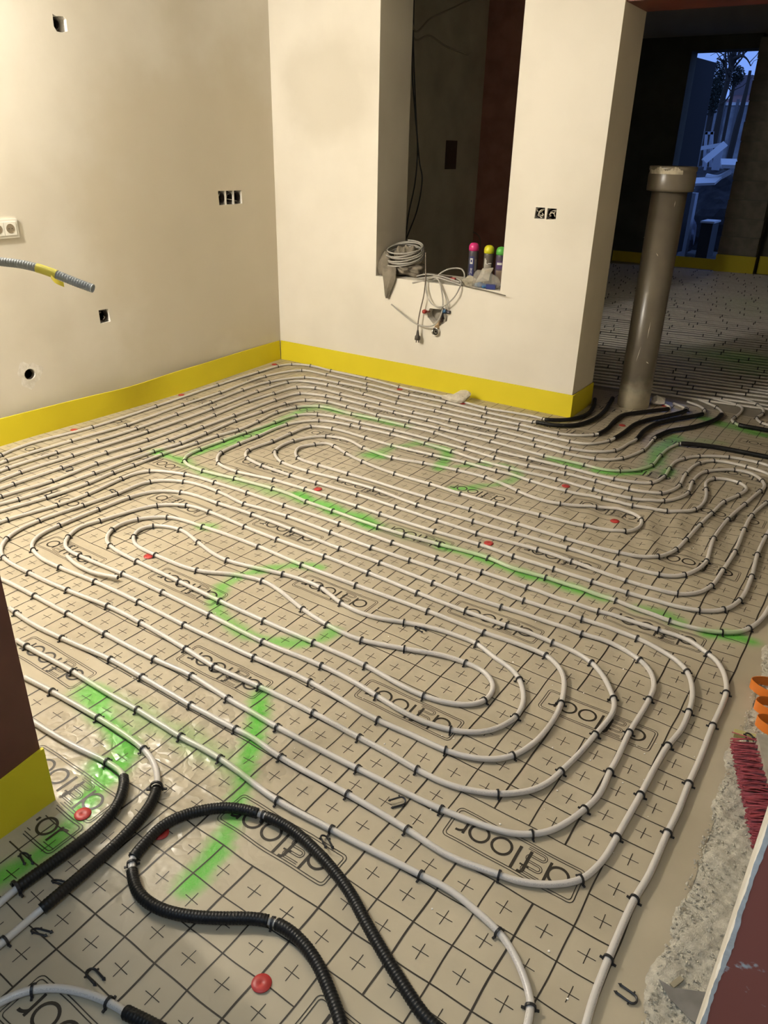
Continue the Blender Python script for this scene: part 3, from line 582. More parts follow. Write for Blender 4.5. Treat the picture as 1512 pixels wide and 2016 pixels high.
pipe("-40,1020 0,1007 90,980c 172,952c 222,931c 263,916c 318,895c 387,872c 428,858c 468,847c 507,830c 545,812c 583,802c 629,800c 693,815c 747,826c 798,838c 856,852c 918,872c 979,888c 1040,902c 1115,920c 1208,943c 1248,949 1282,951c 1308,938c 1318,922c 1331,908 1346,903c 1376,898c 1435,900c 1493,911c 1525,922 1550,945 1554,970 1535,1010 1508,1056c 1491,1092c 1480,1135c 1456,1182c 1425,1200c 1375,1202c 1236,1167c 1166,1145c 1090,1120c 1011,1095c 944,1072c 856,1046c 749,1012c 704,997c 646,978c 601,963c 539,945c 504,937 468,929c 443,920 430,912c 428,900 435,891c 470,874c 507,859c 564,836c 628,828c 691,837c 711,842c 770,855c 837,873c 890,889c 946,907c 1004,922c 1096,944c 1168,964c 1243,981c 1275,985 1307,986c 1338,980 1355,970c 1363,949c 1378,933 1391,928c 1445,925c 1481,933 1501,947c 1505,958 1496,967c 1466,993c 1433,1022c 1405,1061c 1397,1085 1391,1105c 1375,1120 1348,1132c 1321,1134 1296,1131c 1218,1110c 1118,1079c 1015,1050c 931,1026c 822,994c 737,963c 667,943c 607,928c 556,911c 544,900 541,889c 551,879 577,868c 604,862 642,859c 687,867 716,882c 772,901c 834,912c 901,926c 956,940c 1008,961 1020,967c 1058,982 1103,992c 1173,998c 1215,1002 1251,1013 1263,1024c 1258,1038 1230,1046c 1150,1035c 1063,1014c 977,992c 907,972c 847,953c 777,933c 714,909c 682,893c 659,879c 644,873 619,875c 591,880 582,889 587,902c 628,916c 687,933c 839,979c 926,1003c 1020,1032c 1113,1060c 1218,1088c 1265,1096 1296,1096c 1331,1082c 1351,1063c 1378,1033c 1401,1011c 1425,988c 1453,975c 1470,962 1456,951c 1428,943 1405,942c 1391,948 1390,963c 1391,973 1385,990 1368,1003c 1341,1007 1312,1006c 1245,995c 1185,981c 1115,967c 1045,947c 1008,934 977,927c 917,911c 852,896c 772,877c 720,862c 655,844c 611,840c 571,854c 536,869c 504,880 488,887c 483,895 487,902c 517,917c 572,936c 624,951c 704,974c 779,998c 861,1025c 939,1050c 1058,1082c 1126,1105c 1233,1143c 1333,1169c 1371,1168 1401,1153c 1423,1123c 1447,1086c 1465,1043c 1480,1015c 1508,990c 1532,972 1535,955 1512,933 1470,919c 1441,912 1405,907c 1376,912c 1350,933c 1338,955c 1328,963 1301,971c 1275,969 1238,963c 1173,947c 1113,932c 1040,917c 974,901c 916,884c 846,865c 776,847c 709,832c 660,821c 625,816c 583,818c 540,832c 483,852c 438,868c 393,885c 367,898 363,908c 373,917 400,927c 462,942c 537,962c 571,973 604,988c 656,1006c 744,1037c 797,1053c 866,1072c 961,1098c 1008,1118 1075,1137c 1151,1162 1213,1183c 1318,1222c 1368,1237 1421,1245c 1451,1245 1475,1237c 1495,1223 1512,1200 1540,1150",
     'white heating pipe of the middle double spiral, touched by green paint', sm=2)
pipe("1403,784 1451,797c 1461,803 1458,812 1446,822c 1441,828 1448,833c 1455,837s 1512,847 1560,855e",
     'white pipe with a tight bend and black sleeve on green paint at the right', sm=1)
pipe("1428,779 1465,785 1491,797c 1503,807 1501,815c 1490,823c 1493,828 1501,833c 1530,842",
     'white pipe with a tight double bend at the right edge, with no sleeve', sm=1)
# loose offcut of pipe
q = [fl(132, 1095, .012), fl(152, 1112, .013), fl(187, 1128, .015), fl(232, 1137, .019)]
Q, _ = catmull(q, .01); V, Fc, S = tube_geo(Q, PR, 12, cap=False)
oc = mk('pipe_offcut', V, Fc, mat('offcut_white', (0.585, 0.55, 0.50), 0.35), smooth=True, label='short loose offcut of white pipe lying between the spiral turns', cat='pipe offcut')
g = G(); t = Q[-1]-Q[-2]; t /= np.linalg.norm(t); g.lathe(Q[-1]-t*.004, [(PR*.62, .0), (PR*.62, .004), (PR, .0041)], 12, ax=t); g.mk('cut_end', mat('pipe_bore', (0.05, 0.045, 0.04), 0.7), parent=oc, label='dark open end of the cut pipe')

# far-room pipe rows
rowsV, rowsF = [], []; far_paths = []
tan8 = math.tan(math.radians(8.0))
v0 = 5.60; n = 0; path = []
while v0 < 12.9:
    a, b = -3.95, .35
    row = [(u, v0+tan8*(u+1.1)+.012*math.sin(3*u+n)+.006*math.sin(9*u+2*n)) for u in np.arange(a, b, .06)]
    row = [(u, v) for u, v in row if VB+.06 < v < 12.80]
    if row:
        if n % 2: row = row[::-1]
        far_paths.append(row)
    v0 += .1; n += 1
NG = 4; per = math.ceil(len(far_paths)/NG)
names = ['nearest pipe serpentine on the shaded floor of the back room, dark rows', 'second pipe serpentine of the back room, in the lit patch', 'third pipe serpentine of the back room, towards the far door', 'farthest pipe serpentine, below the far yellow strip']
for gi_ in range(NG):
    rows = far_paths[gi_*per:(gi_+1)*per]
    P = []; cl = []
    for row in rows:
        s0_ = len(P)
        P += [(u, v, .0085) for u, v in row]
        u = -3.9+random.random()*.5
        us = np.array([p[0] for p in row])
        while u < .1:
            k = int(np.argmin(abs(us-u)))
            if abs(us[k]-u) < .05: cl.append((s0_+k))
            u += random.uniform(.30, .62)
    P = np.array(P)
    V, Fc, S = tube_geo(P, PR, 6)
    o = mk('heating_pipe', V, Fc, PIPE, smooth=True, origin=(P[0][0], P[0][1], 0), label=names[gi_], cat='heating pipe')
    me = o.data; uvl = me.uv_layers.new(name='UVMap'); far_spray(o)
    for k in cl:
        x, y, z = P[k]
        if not (-.34*y < x < -.08*y): continue
        c = bpy.data.objects.new('clip', CLIP); COL.objects.link(c); c.parent = o; c.location = Vector((x, y, 0))-Vector(o.location); c.rotation_euler = (0, 0, math.radians(8)); c.scale = (1.6, 1.1, 1.1)

# ================================================================== yellow edge strips
def strip(name, bot, top, thick, label, nrm, sm=2, fit=True):
    """loft between a bottom line and a top line, given a thickness along nrm"""
    def rs(P, n=40):
        P = catmull(P, .02)[0]; S = np.concatenate([[0], np.cumsum(np.linalg.norm(np.diff(P, axis=0), axis=1))]); s = np.linspace(0, S[-1], n)
        return np.stack([np.interp(s, S, P[:, k]) for k in range(3)], 1)
    B, T = rs(np.array(bot)), rs(np.array(top)); n = len(B); nr = np.array(nrm)*thick; g = G(); V = []
    prof = (0, .35, .7, 1.0)
    for i in range(n):
        for k in prof: V.append(B[i]*(1-k)+T[i]*k)
        for k in prof[::-1]: V.append(B[i]*(1-k)+T[i]*k+nr)
    m = 8
    g.add(V, [(i*m+k, i*m+(k+1) % m, (i+1)*m+(k+1) % m, (i+1)*m+k) for i in range(n-1) for k in range(m)]+[tuple(range(m))[::-1], tuple((n-1)*m+k for k in range(m))])
    o = g.mk(name, YELLOW, label=label, cat='edge strip', smooth=False)
    return o
strip('foam_edge_strip', [(-4.02, 1.5, 0), (-4.010, 2.17, 0), (-4.002, 2.55, 0), (-3.985, 2.90, 0), (-3.978, 3.24, 0), (-3.978, 3.54, 0), (-4.030, 4.33, 0), (-4.05, 4.66, 0)],
      [(-4.035, 1.5, .152), (-4.023, 2.217, .15), (-4.007, 2.486, .15), (-3.989, 2.754, .15), (-3.960, 3.03, .15), (-3.966, 3.20, .15), (-3.994, 3.45, .15), (-4.010, 3.764, .15), (-4.05, 4.4, .15), (-4.052, 4.66, .152)],
      .008, 'bright yellow foam edge strip along the left wall, bulging in the middle', (-1, 0, 0))
strip('foam_edge_strip', [(-4.05, 4.668, 0), (-3.35, 4.664, 0), (-2.7, 4.672, 0), (-2.0, 4.668, 0), (-1.565, 4.668, 0)], [(-4.05, 4.670, .152), (-3.35, 4.676, .15), (-2.7, 4.676, .15), (-2.0, 4.672, .151), (-1.565, 4.670, .152)],
      .008, 'bright yellow foam edge strip along the wall below the pass-through opening', (0, 1, 0))
strip('foam_edge_strip', [(-1.562, 4.662, 0), (-1.562, 4.85, 0), (-1.564, 5.07, 0)], [(-1.564, 4.664, .152), (-1.564, 4.85, .152), (-1.566, 5.07, .15)], .008, 'short yellow foam edge strip around the free end of the wall', (-1, 0, 0))
strip('foam_edge_strip', [(-1.509, .35, 0), (-1.509, .6, 0), (-1.507, .768, 0)], [(-1.510, .35, .15), (-1.510, .6, .160), (-1.508, .768, .178)], .008, 'yellow foam strip at the foot of the dark brown post', (-1, 0, 0))
strip('foam_edge_strip', [(-4.0, FV-.012, 0), (-3.2, FV-.012, 0), (-2.372, FV-.012, 0)], [(-4.0, FV-.01, .16), (-3.2, FV-.01, .16), (-2.372, FV-.01, .16)], .008, 'dim yellow strip below the far doorway', (0, 1, 0))
strip('foam_edge_strip', [(-2.38, FV-.132, 0), (-2.1, FV-.132, 0), (-1.82, FV-.132, 0)], [(-2.38, FV-.13, .25), (-2.1, FV-.13, .25), (-1.82, FV-.13, .25)], .008, 'yellow strip at the foot of the far block pier, brightest of the far ones', (0, 1, 0))
strip('foam_edge_strip', [(-1.80, FV+.07, 0), (-1.2, FV+.07, 0), (-.4, FV+.07, 0)], [(-1.80, FV+.075, .25), (-1.2, FV+.075, .25), (-.4, FV+.075, .25)], .008, 'yellow strip at the right edge beyond the far block pier', (0, 1, 0))

# ================================================================== grey drain pipe
PC = np.array([-1.315, 5.215]); R = .106
root = empty('drain_pipe', (PC[0], PC[1], 0), 'tall grey plastic drain pipe with a wider collar standing behind the wall end', 'drain pipe')
g = G(); g.lathe((PC[0], PC[1], -.005), [(R, 0), (R, .20), (R, 1.39)], 48); ob = g.mk('shaft', GREYPIPE, parent=root, smooth=True)
g = G(); g.lathe((PC[0], PC[1], 1.375), [(R, 0), (R*1.30, .004), (R*1.32, .02), (R*1.32, .10), (R*1.27, .112), (R*1.33, .122), (R*1.33, .142), (R*1.22, .145), (R*1.18, .12), (R*1.14, .02)], 48); g.mk('collar', GREYPIPE, parent=root, smooth=True, label='wider grey socket collar with plaster smears')
def ragged_sleeve(z0, z1f, r, name, a0, a1):
    A = np.linspace(a0, a1, 70); V = []
    for a in A:
        for k in (0, 1):
            z = z0 if k == 0 else z1f(a); V.append((PC[0]+r*math.cos(a), PC[1]+r*math.sin(a), z))
    mk(name, V, [(2*i, 2*i+2, 2*i+3, 2*i+1) for i in range(len(A)-1)], DUST, parent=root, smooth=True, label='pale plaster smear')
ragged_sleeve(1.475, lambda a: 1.500+.010*math.sin(9*a)+.008*random.random(), R*1.32+.001, 'plaster_smear', -2.6, -.9)
for px in [((1312,672),(1303,700)), ((1296,722),(1287,745)), ((1327,562),(1322,570)), ((1284,710),(1287,713)), ((1331,398),(1328,408)), ((1262,470),(1270,466))]:
    pass
for (xa, ya), (xb, yb), w in [((1281,633),(1274,668),.004), ((1262,682),(1252,713),.0035), ((1330,395),(1327,408),.003), ((1272,712),(1277,716),.008), ((1265,468),(1277,465),.004), ((1292,498),(1296,505),.004)]:
    def on(px, py):
        d = ray(px, py); a = d[0]**2+d[1]**2; bq = -2*(d[0]*PC[0]+d[1]*PC[1]); cq = PC[0]**2+PC[1]**2-(R+.0012)**2; di = bq*bq-4*a*cq
        return CPOS+d*((-bq-math.sqrt(max(0, di)))/(2*a))
    A_, B_ = on(xa, ya), on(xb, yb); nrm = np.array([(A_+B_)[0]/2-PC[0], (A_+B_)[1]/2-PC[1], 0]); t = np.cross(nrm/np.linalg.norm(nrm), (B_-A_)/max(1e-6, np.linalg.norm(B_-A_)))*w/2
    M_ = (A_+B_)/2; mk('scratch', [A_, M_+t, B_, M_-t], [(0, 1, 2, 3)], mat('scratch_white', (0.7, 0.66, 0.55), 0.8), parent=root)
# a shard of plaster at its foot
g = G(); c = fl(1330, 800); 
def crumple(c, r, seed, sub=3, amp=.35, flat=.6):
    bm = bmesh.new(); bmesh.ops.create_icosphere(bm, subdivisions=sub, radius=1); rr = np.random.default_rng(seed); ph = rr.random((6, 3))*6; dr = rr.normal(size=(6, 3))*2.2
    V = []
    for v in bm.verts:
        p = np.array(v.co); s = 1+amp*sum(math.sin(dr[k]@p*1.3+ph[k, 0]) for k in range(6))/2.6+amp*.35*(rr.random()-.5)
        V.append((c[0]+p[0]*s*r[0], c[1]+p[1]*s*r[1], max(c[2], c[2]+r[2]*flat+p[2]*s*r[2])))
    bm.verts.index_update(); Fc = [[v.index for v in f.verts] for f in bm.faces]; bm.free(); return V, Fc
V, Fc = crumple(fl(1290, 796), (.05, .04, .035), 3, 2); mk('plaster_lump', V, Fc, PLASTER_RAW, label='pale plaster lump at the foot of the grey drain pipe', cat='debris')
V, Fc = crumple(fl(902, 790), (.085, .045, .045), 5, 3); mk('crumpled_scrap', V, Fc, mat('scrap_white', (0.62, 0.57, 0.47), 0.5, (0.5, 0.45, 0.36), 30, .5, 60), label='crumpled whitish scrap on the pipes beside the yellow strip', cat='scrap')

# ================================================================== red fixing discs
def disc_mesh(r):
    g = G(); g.lathe((0, 0, 0), [(r*.98, 0), (r, .0012), (r*.97, .0024), (r*.5, .0034), (r*.2, .0036), (r*.17, .0031), (0, .0031)], 26)
    me = bpy.data.meshes.new('disc'); me.from_pydata(g.v, [], g.f); me.materials.append(RED); me.polygons.foreach_set('use_smooth', [True]*len(me.polygons)); me.update(); return me
DISC = disc_mesh(.0215)
for x, y, lab in [(515,1937,'red fixing disc alone on the grid below the black sleeve loop'), (163,1603,'red fixing disc on the film beside the brown post'), (316,1641,'red fixing disc half under the black sleeve loop'),
        (293,1096,'red fixing disc at the left tip of the big spiral'), (1210,1028,'red fixing disc inside the right tip of the middle spiral'), (626,964,'red fixing disc just above the thick green paint line'),
        (1114,958,'red fixing disc between pipe rows right of the green curl'), (962,1070,'red fixing disc below the middle spiral, right of the green line'), (787,767,'small red fixing disc near the yellow strip under the opening'),
        (911,795,'red fixing disc half under the crumpled scrap'), (146,847,'orange-red fixing disc beside the left yellow strip'), (357,778,'red fixing disc at the edge of the left yellow strip, nearer the corner'),
        (540,718,'red fixing disc in the room corner'), (1225,838,'red fixing disc between the black sleeves by the drain pipe'), (1308,799,'red fixing disc behind the black sleeves, right of the drain pipe')]:
    p = fl(x, y); o = bpy.data.objects.new('fixing_disc', DISC); COL.objects.link(o); o.location = (p[0], p[1], film_h(p[0], p[1])+.0012); tag(o, lab, 'fixing disc', 'red fixing discs pinned to the film')
    o.rotation_euler = (random.uniform(-.04, .04), random.uniform(-.04, .04), 0)

# ================================================================== loose clips
def loose_clip_mesh():
    g = G(); r = .0105; L = .032
    P = [(-L, -r, .003)]+[(r*math.cos(a)*1.0, r*math.sin(a), .003) for a in np.linspace(-math.pi/2, math.pi/2, 9)]+[(-L, r, .003)]
    g.tube(catmull(P, .004)[0], .0025, 6)
    for s in (-1, 1):
        g.lathe((-L-.004, s*r, .003), [(0, 0), (.0044, .007), (.0022, .0075)], 6, 'x')
        g.obox((-.001, s*(r+.003), .003), (.0016, 0, 0), (0, .0035, 0), (0, 0, .0016))
    me = bpy.data.meshes.new('loose_clip'); me.from_pydata(g.v, [], g.f); me.materials.append(CLIPM); me.update(); return me
LC = loose_clip_mesh()
for x, y, ang, tilt, lab in [(1243,1968,-8,0,'loose black pipe clip on the sand near the trowel'), (790,1580,55,.3,'loose black clip on the grid between two lower pipe turns'), (638,1656,150,.5,'loose black clip beside the long black sleeve'),
        (822,1239,170,.2,'loose black clip inside the right half of the big spiral'), (48,1690,165,.6,'loose black clip on the green paint beside the brown post'), (112,1742,200,.7,'loose black clip tucked between the two black sleeves'),
        (72,1838,200,.6,'loose black clip below the second sleeved pipe at the left'), (180,1920,175,.3,'loose black clip above the lower left pipe bend'), (336,869,160,.2,'loose black clip among the pipe rows, upper left'),
        (221,967,160,.2,'loose black clip between two rows left of the big spiral'), (140,925,80,.5,'small loose black clip among the far left pipe rows')]:
    p = fl(x, y); o = bpy.data.objects.new('loose_clip', LC); COL.objects.link(o); o.location = (p[0], p[1], film_h(p[0], p[1])+.001); o.rotation_euler = (tilt, 0, math.radians(ang)); o.location.z += .010*abs(math.sin(tilt))
    tag(o, lab, 'clip', 'loose pipe clips left on the floor')

# ================================================================== wall boxes and fittings
def mean2(P): P = np.array(P); return P.mean(0), P.min(0), P.max(0)
def wires(parent, pts3, n, seed, m, r=.0022):
    rr = np.random.default_rng(seed)
    for k in range(n):
        a = pts3[0]+(pts3[1]-pts3[0])*rr.random(3); b = pts3[0]+(pts3[1]-pts3[0])*rr.random(3); c_ = (a+b)/2+(rr.random(3)-.5)*.02
        g = G(); g.tube(catmull([a, c_, b], .006)[0], r, 6); g.mk('wire', m, parent=parent, smooth=True)
WIREM = mat('wire_grey', (0.5, 0.47, 0.42), 0.5)
# triple box in the left wall
def left_box(poly, depth, n, label, seed, nw):
    c_, lo_, hi_ = mean2(poly); r_ = empty('electrical_box', (UL-depth, c_[0], lo_[1]), label, 'electrical box')
    g = G(); g.box((UL-depth-.004, lo_[0]-.01, lo_[1]-.01), (UL-depth, hi_[0]+.01, hi_[1]+.01)); g.mk('back', BLACKIN if depth > .03 else mat('filler_grey', (0.22, 0.20, 0.16), 0.9, (0.1, 0.09, 0.07), 60), parent=r_)
    w = (hi_[0]-lo_[0])/n
    for k in range(n):
        cy = lo_[0]+w*(k+.5); R_ = min(w*.46, (hi_[1]-lo_[1])*.46); g = G()
        g.lathe((UL-depth, cy, c_[1]), [(R_, 0), (R_, depth*.7), (R_*.9, depth*.7), (R_*.9, .0)], 18, 'x'); g.mk('box_rim', mat('box_black', (0.05, 0.04, 0.032), 0.6), parent=r_)
        if k:
            g = G(); yy = lo_[0]+w*k; g.box((UL-depth, yy-.006, lo_[1]), (UL-.006, yy+.006, hi_[1])); g.mk('plaster_rib', PLASTER_RAW, parent=r_)
    wires(r_, (np.array([UL-depth+.006, lo_[0]+.006, lo_[1]+.006]), np.array([UL-.012, hi_[0]-.006, hi_[1]-.006])), nw, seed, WIREM)
left_box(hole_tri, .05, 3, 'triple recessed electrical box with wires in the left wall near the corner', 1, 6)
left_box(hole_sq, .05, 1, 'single square electrical box low in the left wall below the grey conduit', 2, 2)
left_box(hole_rd, .022, 1, 'small round box hole low in the left wall above the yellow strip', 3, 1)
for hp, rr0, rr1 in ((hole_rd, .036, .075),):       # fresh filler spread around the hole
    cy, cz = np.mean(hp, 0); V = []; A = np.linspace(0, 2*math.pi, 30, endpoint=False)
    for a in A: V += [(UL+.0012, cy+rr0*math.cos(a), cz+rr0*.93*math.sin(a)), (UL+.0003, cy+(rr1+.012*math.sin(3*a+1)+.007*math.sin(7*a))*math.cos(a), cz+(rr1+.012*math.sin(3*a+1)+.007*math.sin(7*a))*math.sin(a))]
    n = len(A); mk('filler_ring', V, [(2*i, 2*((i+1) % n), 2*((i+1) % n)+1, 2*i+1) for i in range(n)], PLASTER_RAW, parent=wl, smooth=True)
c_, lo_, hi_ = mean2(hole_rect); r_ = empty('electrical_box', (UL-.07, c_[0], lo_[1]), 'ragged rectangular box hole high in the left wall', 'electrical box')
g = G(); g.box((UL-.074, lo_[0]-.01, lo_[1]-.01), (UL-.07, hi_[0]+.01, hi_[1]+.01)); g.mk('back', mat('box_brown', (0.16, 0.12, 0.09), 0.8), parent=r_)
g = G(); g.lathe((UL-.07, c_[0], c_[1]), [(.028, 0), (.028, .03), (.024, .03), (.024, 0)], 18, 'x'); g.mk('box_rim', mat('box_black', (0.05, 0.04, 0.032), 0.6), parent=r_)
for nm, poly, sd, lab in (('l', s0, 11, 'left one of the two small electrical boxes in the window wall, full of wires'), ('r', s1, 12, 'right one of the two small electrical boxes in the window wall')):
    c_, lo_, hi_ = mean2(poly); r_ = empty('electrical_box', (c_[0], VW+.045, lo_[1]), lab, 'electrical box')
    g = G(); g.box((lo_[0]-.008, VW+.045, lo_[1]-.008), (hi_[0]+.008, VW+.049, hi_[1]+.008)); g.mk('back', BLACKIN, parent=r_)
    g = G(); g.lathe((c_[0], VW+.044, c_[1]), [(.034, 0), (.034, -.03), (.030, -.03), (.030, 0)], 18, 'y'); g.mk('box_rim', mat('box_black', (0.05, 0.04, 0.032), 0.6), parent=r_)
    wires(r_, (np.array([lo_[0]+.006, VW+.008, lo_[1]+.006]), np.array([hi_[0]-.006, VW+.035, hi_[1]-.006])), 7 if nm == 'l' else 4, sd, mat('wire_pale', (0.66, 0.6, 0.5), 0.5), .003)
# socket plate at the left frame edge
y0, y1 = PU(-40, 430, UL)[1], PU(33, 448, UL)[1]; z0, z1 = PU(33, 467, UL)[2], PU(30, 430, UL)[2]
r_ = empty('wall_socket', (UL, (y0+y1)/2, z0), 'white wall socket plate with one visible outlet at the left edge', 'socket')
g = G(); g.box((UL, y0, z0), (UL+.012, y1, z1)); g.mk('plate', WHITEP, parent=r_)
ys = PU(17, 449, UL)[1]; zc = (z0+z1)/2
for k, yy in enumerate((ys, ys-.071)):
    g = G(); g.box((UL+.012, yy-.034, zc-.034), (UL+.016, yy+.034, zc+.034)); ins = g.mk('insert', WHITEP, parent=r_)
    g = G(); g.lathe((UL+.0162, yy, zc), [(.024, 0), (.024, .001), (.019, .0005), (.0, .0003)], 24, 'x'); g.mk('outlet_well', mat('socket_shadow', (0.25, 0.2, 0.13), 0.6), parent=ins)
    for s in (-1, 1):
        g = G(); g.lathe((UL+.0168, yy+s*.009, zc), [(.0026, 0), (.0026, .0008)], 8, 'x'); g.mk('contact_hole', BLACKIN, parent=ins)
# grey conduit with yellow tape, sticking out of the camera-side wall
dp = 2.20
cp = [(-70,506), (-30,510), (0,515), (40,520), (75,528), (110,540), (150,556), (183,568)]
P = catmull([PD(x, y, dp) for x, y in cp], .004)[0]
seg, rad = corrugated(P, .0128); V, Fc, _ = tube_geo(seg, rad, 14, cap=False)
root = empty('conduit', P[0], 'grey-blue corrugated conduit with yellow tape reaching in from the left edge', 'conduit')
mk('tube', V, Fc, mat('conduit_grey', (0.20, 0.225, 0.245), 0.5), parent=root, smooth=True)
# its run back to the wall it comes out of
w0 = np.array([P[0][0]-.22, .755, P[0][2]+.03]); P2 = catmull([w0, (w0+P[0])/2+np.array([0, .03, .01]), P[0]], .006)[0]; seg, rad = corrugated(P2, .0128); V, Fc, _ = tube_geo(seg, rad, 12); mk('tube', V, Fc, MATS['conduit_grey'], parent=root, smooth=True)
t = P[-1]-P[-2]; t /= np.linalg.norm(t); g = G(); g.lathe(P[-1]-t*.003, [(.0122, 0), (.0126, .003), (.0095, .003), (.0085, -.01)], 16, ax=t); g.mk('cut_end', mat('conduit_inner', (0.42, 0.45, 0.47), 0.5), parent=root, smooth=True)
TAPE = mat('yellow_tape', (0.46, 0.42, 0.05), 0.45)
i0, i1 = int(len(P)*.55), int(len(P)*.72); V, Fc, _ = tube_geo(P[i0:i1], .0134, 14, cap=False); mk('tape', V, Fc, TAPE, parent=root, smooth=True, label='yellow adhesive tape')
e = [PD(100, 545, dp-.005), PD(108, 553, dp-.012), PD(118, 558, dp-.015), PD(126, 561, dp-.012)]; g = G(); V = []
for k, p in enumerate(catmull(e, .004)[0]): V += [p+np.array([0, 0, .008]), p-np.array([0, 0, .006])]
g.add(V, [(2*i, 2*i+2, 2*i+3, 2*i+1) for i in range(len(V)//2-1)]); g.mk('tape_tail', mat('tape_bright', (0.62, 0.52, 0.03), 0.45), parent=root)

# plumbing in the niche
c_, lo_, hi_ = mean2(niche); r_ = empty('water_connection', (c_[0], VW+.07, lo_[1]), 'hot and cold water connections with a drain stub in the broken wall niche', 'plumbing')
g = G(); g.box((lo_[0]-.01, VW+.070, lo_[1]-.01), (hi_[0]+.01, VW+.074, hi_[1]+.01)); g.mk('niche_back', mat('niche_grey', (0.36, 0.33, 0.27), 0.9, (0.25, 0.22, 0.18), 20), parent=r_)
def ypt(x, y, d): return PV(x, y, VW+d)
g = G(); a, b = ypt(846, 613, .02), ypt(834, 613.5, -.03); g.lathe(a, [(.008, 0), (.008, np.linalg.norm(b-a)*.7)], 12, ax=b-a); g.mk('hot_pipe', mat('pink_pipe', (0.48, 0.22, 0.17), 0.4), parent=r_, smooth=True)
g = G(); g.lathe(b+(a-b)*.35, [(.0, .026), (.012, .024), (.015, .012), (.013, 0), (.009, -.004)], 16, ax=b-a); g.mk('red_cap', mat('red_cap', (0.30, 0.022, 0.015), 0.35), parent=r_, smooth=True)
g = G(); a = ypt(872, 628, .03); b = ypt(873, 606, .0); g.tube(catmull([a, ypt(870, 618, .01), b], .008)[0], .012, 10); g.obox(ypt(875, 613, -.01), (.016, 0, 0), (0, .014, 0), (0, 0, .014)); g.lathe(ypt(880, 614.5, -.01), [(.012, 0), (.012, .024)], 12, 'x'); g.mk('cold_valve', mat('valve_dark', (0.045, 0.04, 0.05), 0.4), parent=r_, smooth=False)
g = G(); g.lathe(ypt(875, 613, -.026), [(0, -.012), (.011, -.010), (.014, 0), (.012, .006)], 14, 'y'); g.mk('blue_knob', mat('blue_knob', (0.035, 0.11, 0.23), 0.4), parent=r_, smooth=True)
g = G(); g.lathe(ypt(870, 630, .0), [(.006, -.02), (.013, -.012), (.013, .012), (.006, .02)], 8, ax=(.2, -.3, 1)); g.mk('coupling', mat('coupling_brown', (0.05, 0.03, 0.025), 0.5), parent=r_)
g = G(); g.tube([ypt(864, 634, .03), ypt(861, 640, .0), ypt(860, 647, -.005)], .018, 12); g.mk('drain_stub', mat('stub_beige', (0.5, 0.36, 0.22), 0.6), parent=r_, smooth=True)
g = G(); c0 = ypt(859.5, 652, 0); g.lathe(c0, [(.0285, .01), (.0295, -.022), (.0275, -.026), (.0245, -.024), (.0235, .01)], 28, 'y'); g.mk('drain_ring', CHROME, parent=r_, smooth=True, label='round metal drain ring')
g = G(); g.lathe(c0+np.array([0, -.004, 0]), [(.0232, 0), (.0, .0)], 24, 'y'); g.lathe(c0+np.array([.002, -.010, 0]), [(.013, 0), (.015, -.006), (.011, -.006), (.010, 0)], 20, 'y'); g.mk('drain_inner', mat('drain_inner', (0.24, 0.21, 0.17), 0.5), parent=r_)

# ================================================================== things on the sill
SZ = WZ0
# grey cloth: bundle plus a tongue hanging over the edge
def cloth():
    g = G(); nU, nV = 44, 26; rr = np.random.default_rng(4)
    bm = bmesh.new(); bmesh.ops.create_icosphere(bm, subdivisions=5, radius=1); V = []
    c0 = np.array([PV(797, 530, 4.84)[0], 4.85, SZ+.075])
    for v in bm.verts:
        p = np.array(v.co); f = 1+.10*math.sin(5*p[0]+4*p[2]+1)+.09*math.sin(9*p[0]-5*p[2]+3*p[1])+.05*math.sin(17*p[2]+11*p[0])
        bulge = 1.0-.30*max(0, p[2])
        q = c0+np.array([p[0]*(.165 if p[2] < 0 else .118)*f*bulge, p[1]*(.125 if p[2] < 0 else .100)*f*bulge, p[2]*(.135 if p[2] > 0 else .085)*f])
        q[2] = max(SZ+.002, q[2]); V.append(q)
    bm.verts.index_update(); Fc = [[v.index for v in f.verts] for f in bm.faces]; bm.free()
    g.add(V, Fc)
    return g
root = empty('cloth', (-2.97, 4.85, SZ), 'crumpled grey cloth under the cable coil with a tongue hanging over the sill', 'cloth')
cloth().mk('bundle', CLOTH, parent=root, smooth=True)
# tongue
L = [(752,520,.06), (754,540,-.012), (756,556,-.022), (757,570,-.024), (758,584,-.02)]; Rr = [(779,522,.05), (778,542,-.020), (776,555,-.026), (770,570,-.026), (764,588,-.018)]
def tonguesurf():
    A = catmull([PV(x, y, VW+d) for x, y, d in L], .01)[0]; B = catmull([PV(x, y, VW+d) for x, y, d in Rr], .01)[0]; n = 16; m = 12
    idxa = np.linspace(0, len(A)-1, n).astype(int); idxb = np.linspace(0, len(B)-1, n).astype(int); V = []
    for i in range(n):
        for k in range(m):
            t = k/(m-1); p = A[idxa[i]]*(1-t)+B[idxb[i]]*t; p = p+np.array([0, -.018*math.sin(math.pi*t)*(1-.5*i/n)-.006*math.sin(3*math.pi*t+i*.2), 0]); V.append(p)
    F1 = [(i*m+k, i*m+k+1, (i+1)*m+k+1, (i+1)*m+k) for i in range(n-1) for k in range(m-1)]
    V2 = [p+np.array([0, .006, 0]) for p in V]; return V+V2, F1+[tuple(x+len(V) for x in f[::-1]) for f in F1]
V, Fc = tonguesurf(); mk('hanging_tongue', V, Fc, CLOTH, parent=root, smooth=True)
V, Fc = crumple(np.array([PV(757, 520, 4.76)[0], 4.77, SZ]), (.055, .06, .085), 8, 3, .2, .7); mk('left_fold', V, Fc, CLOTH, parent=root, smooth=True)
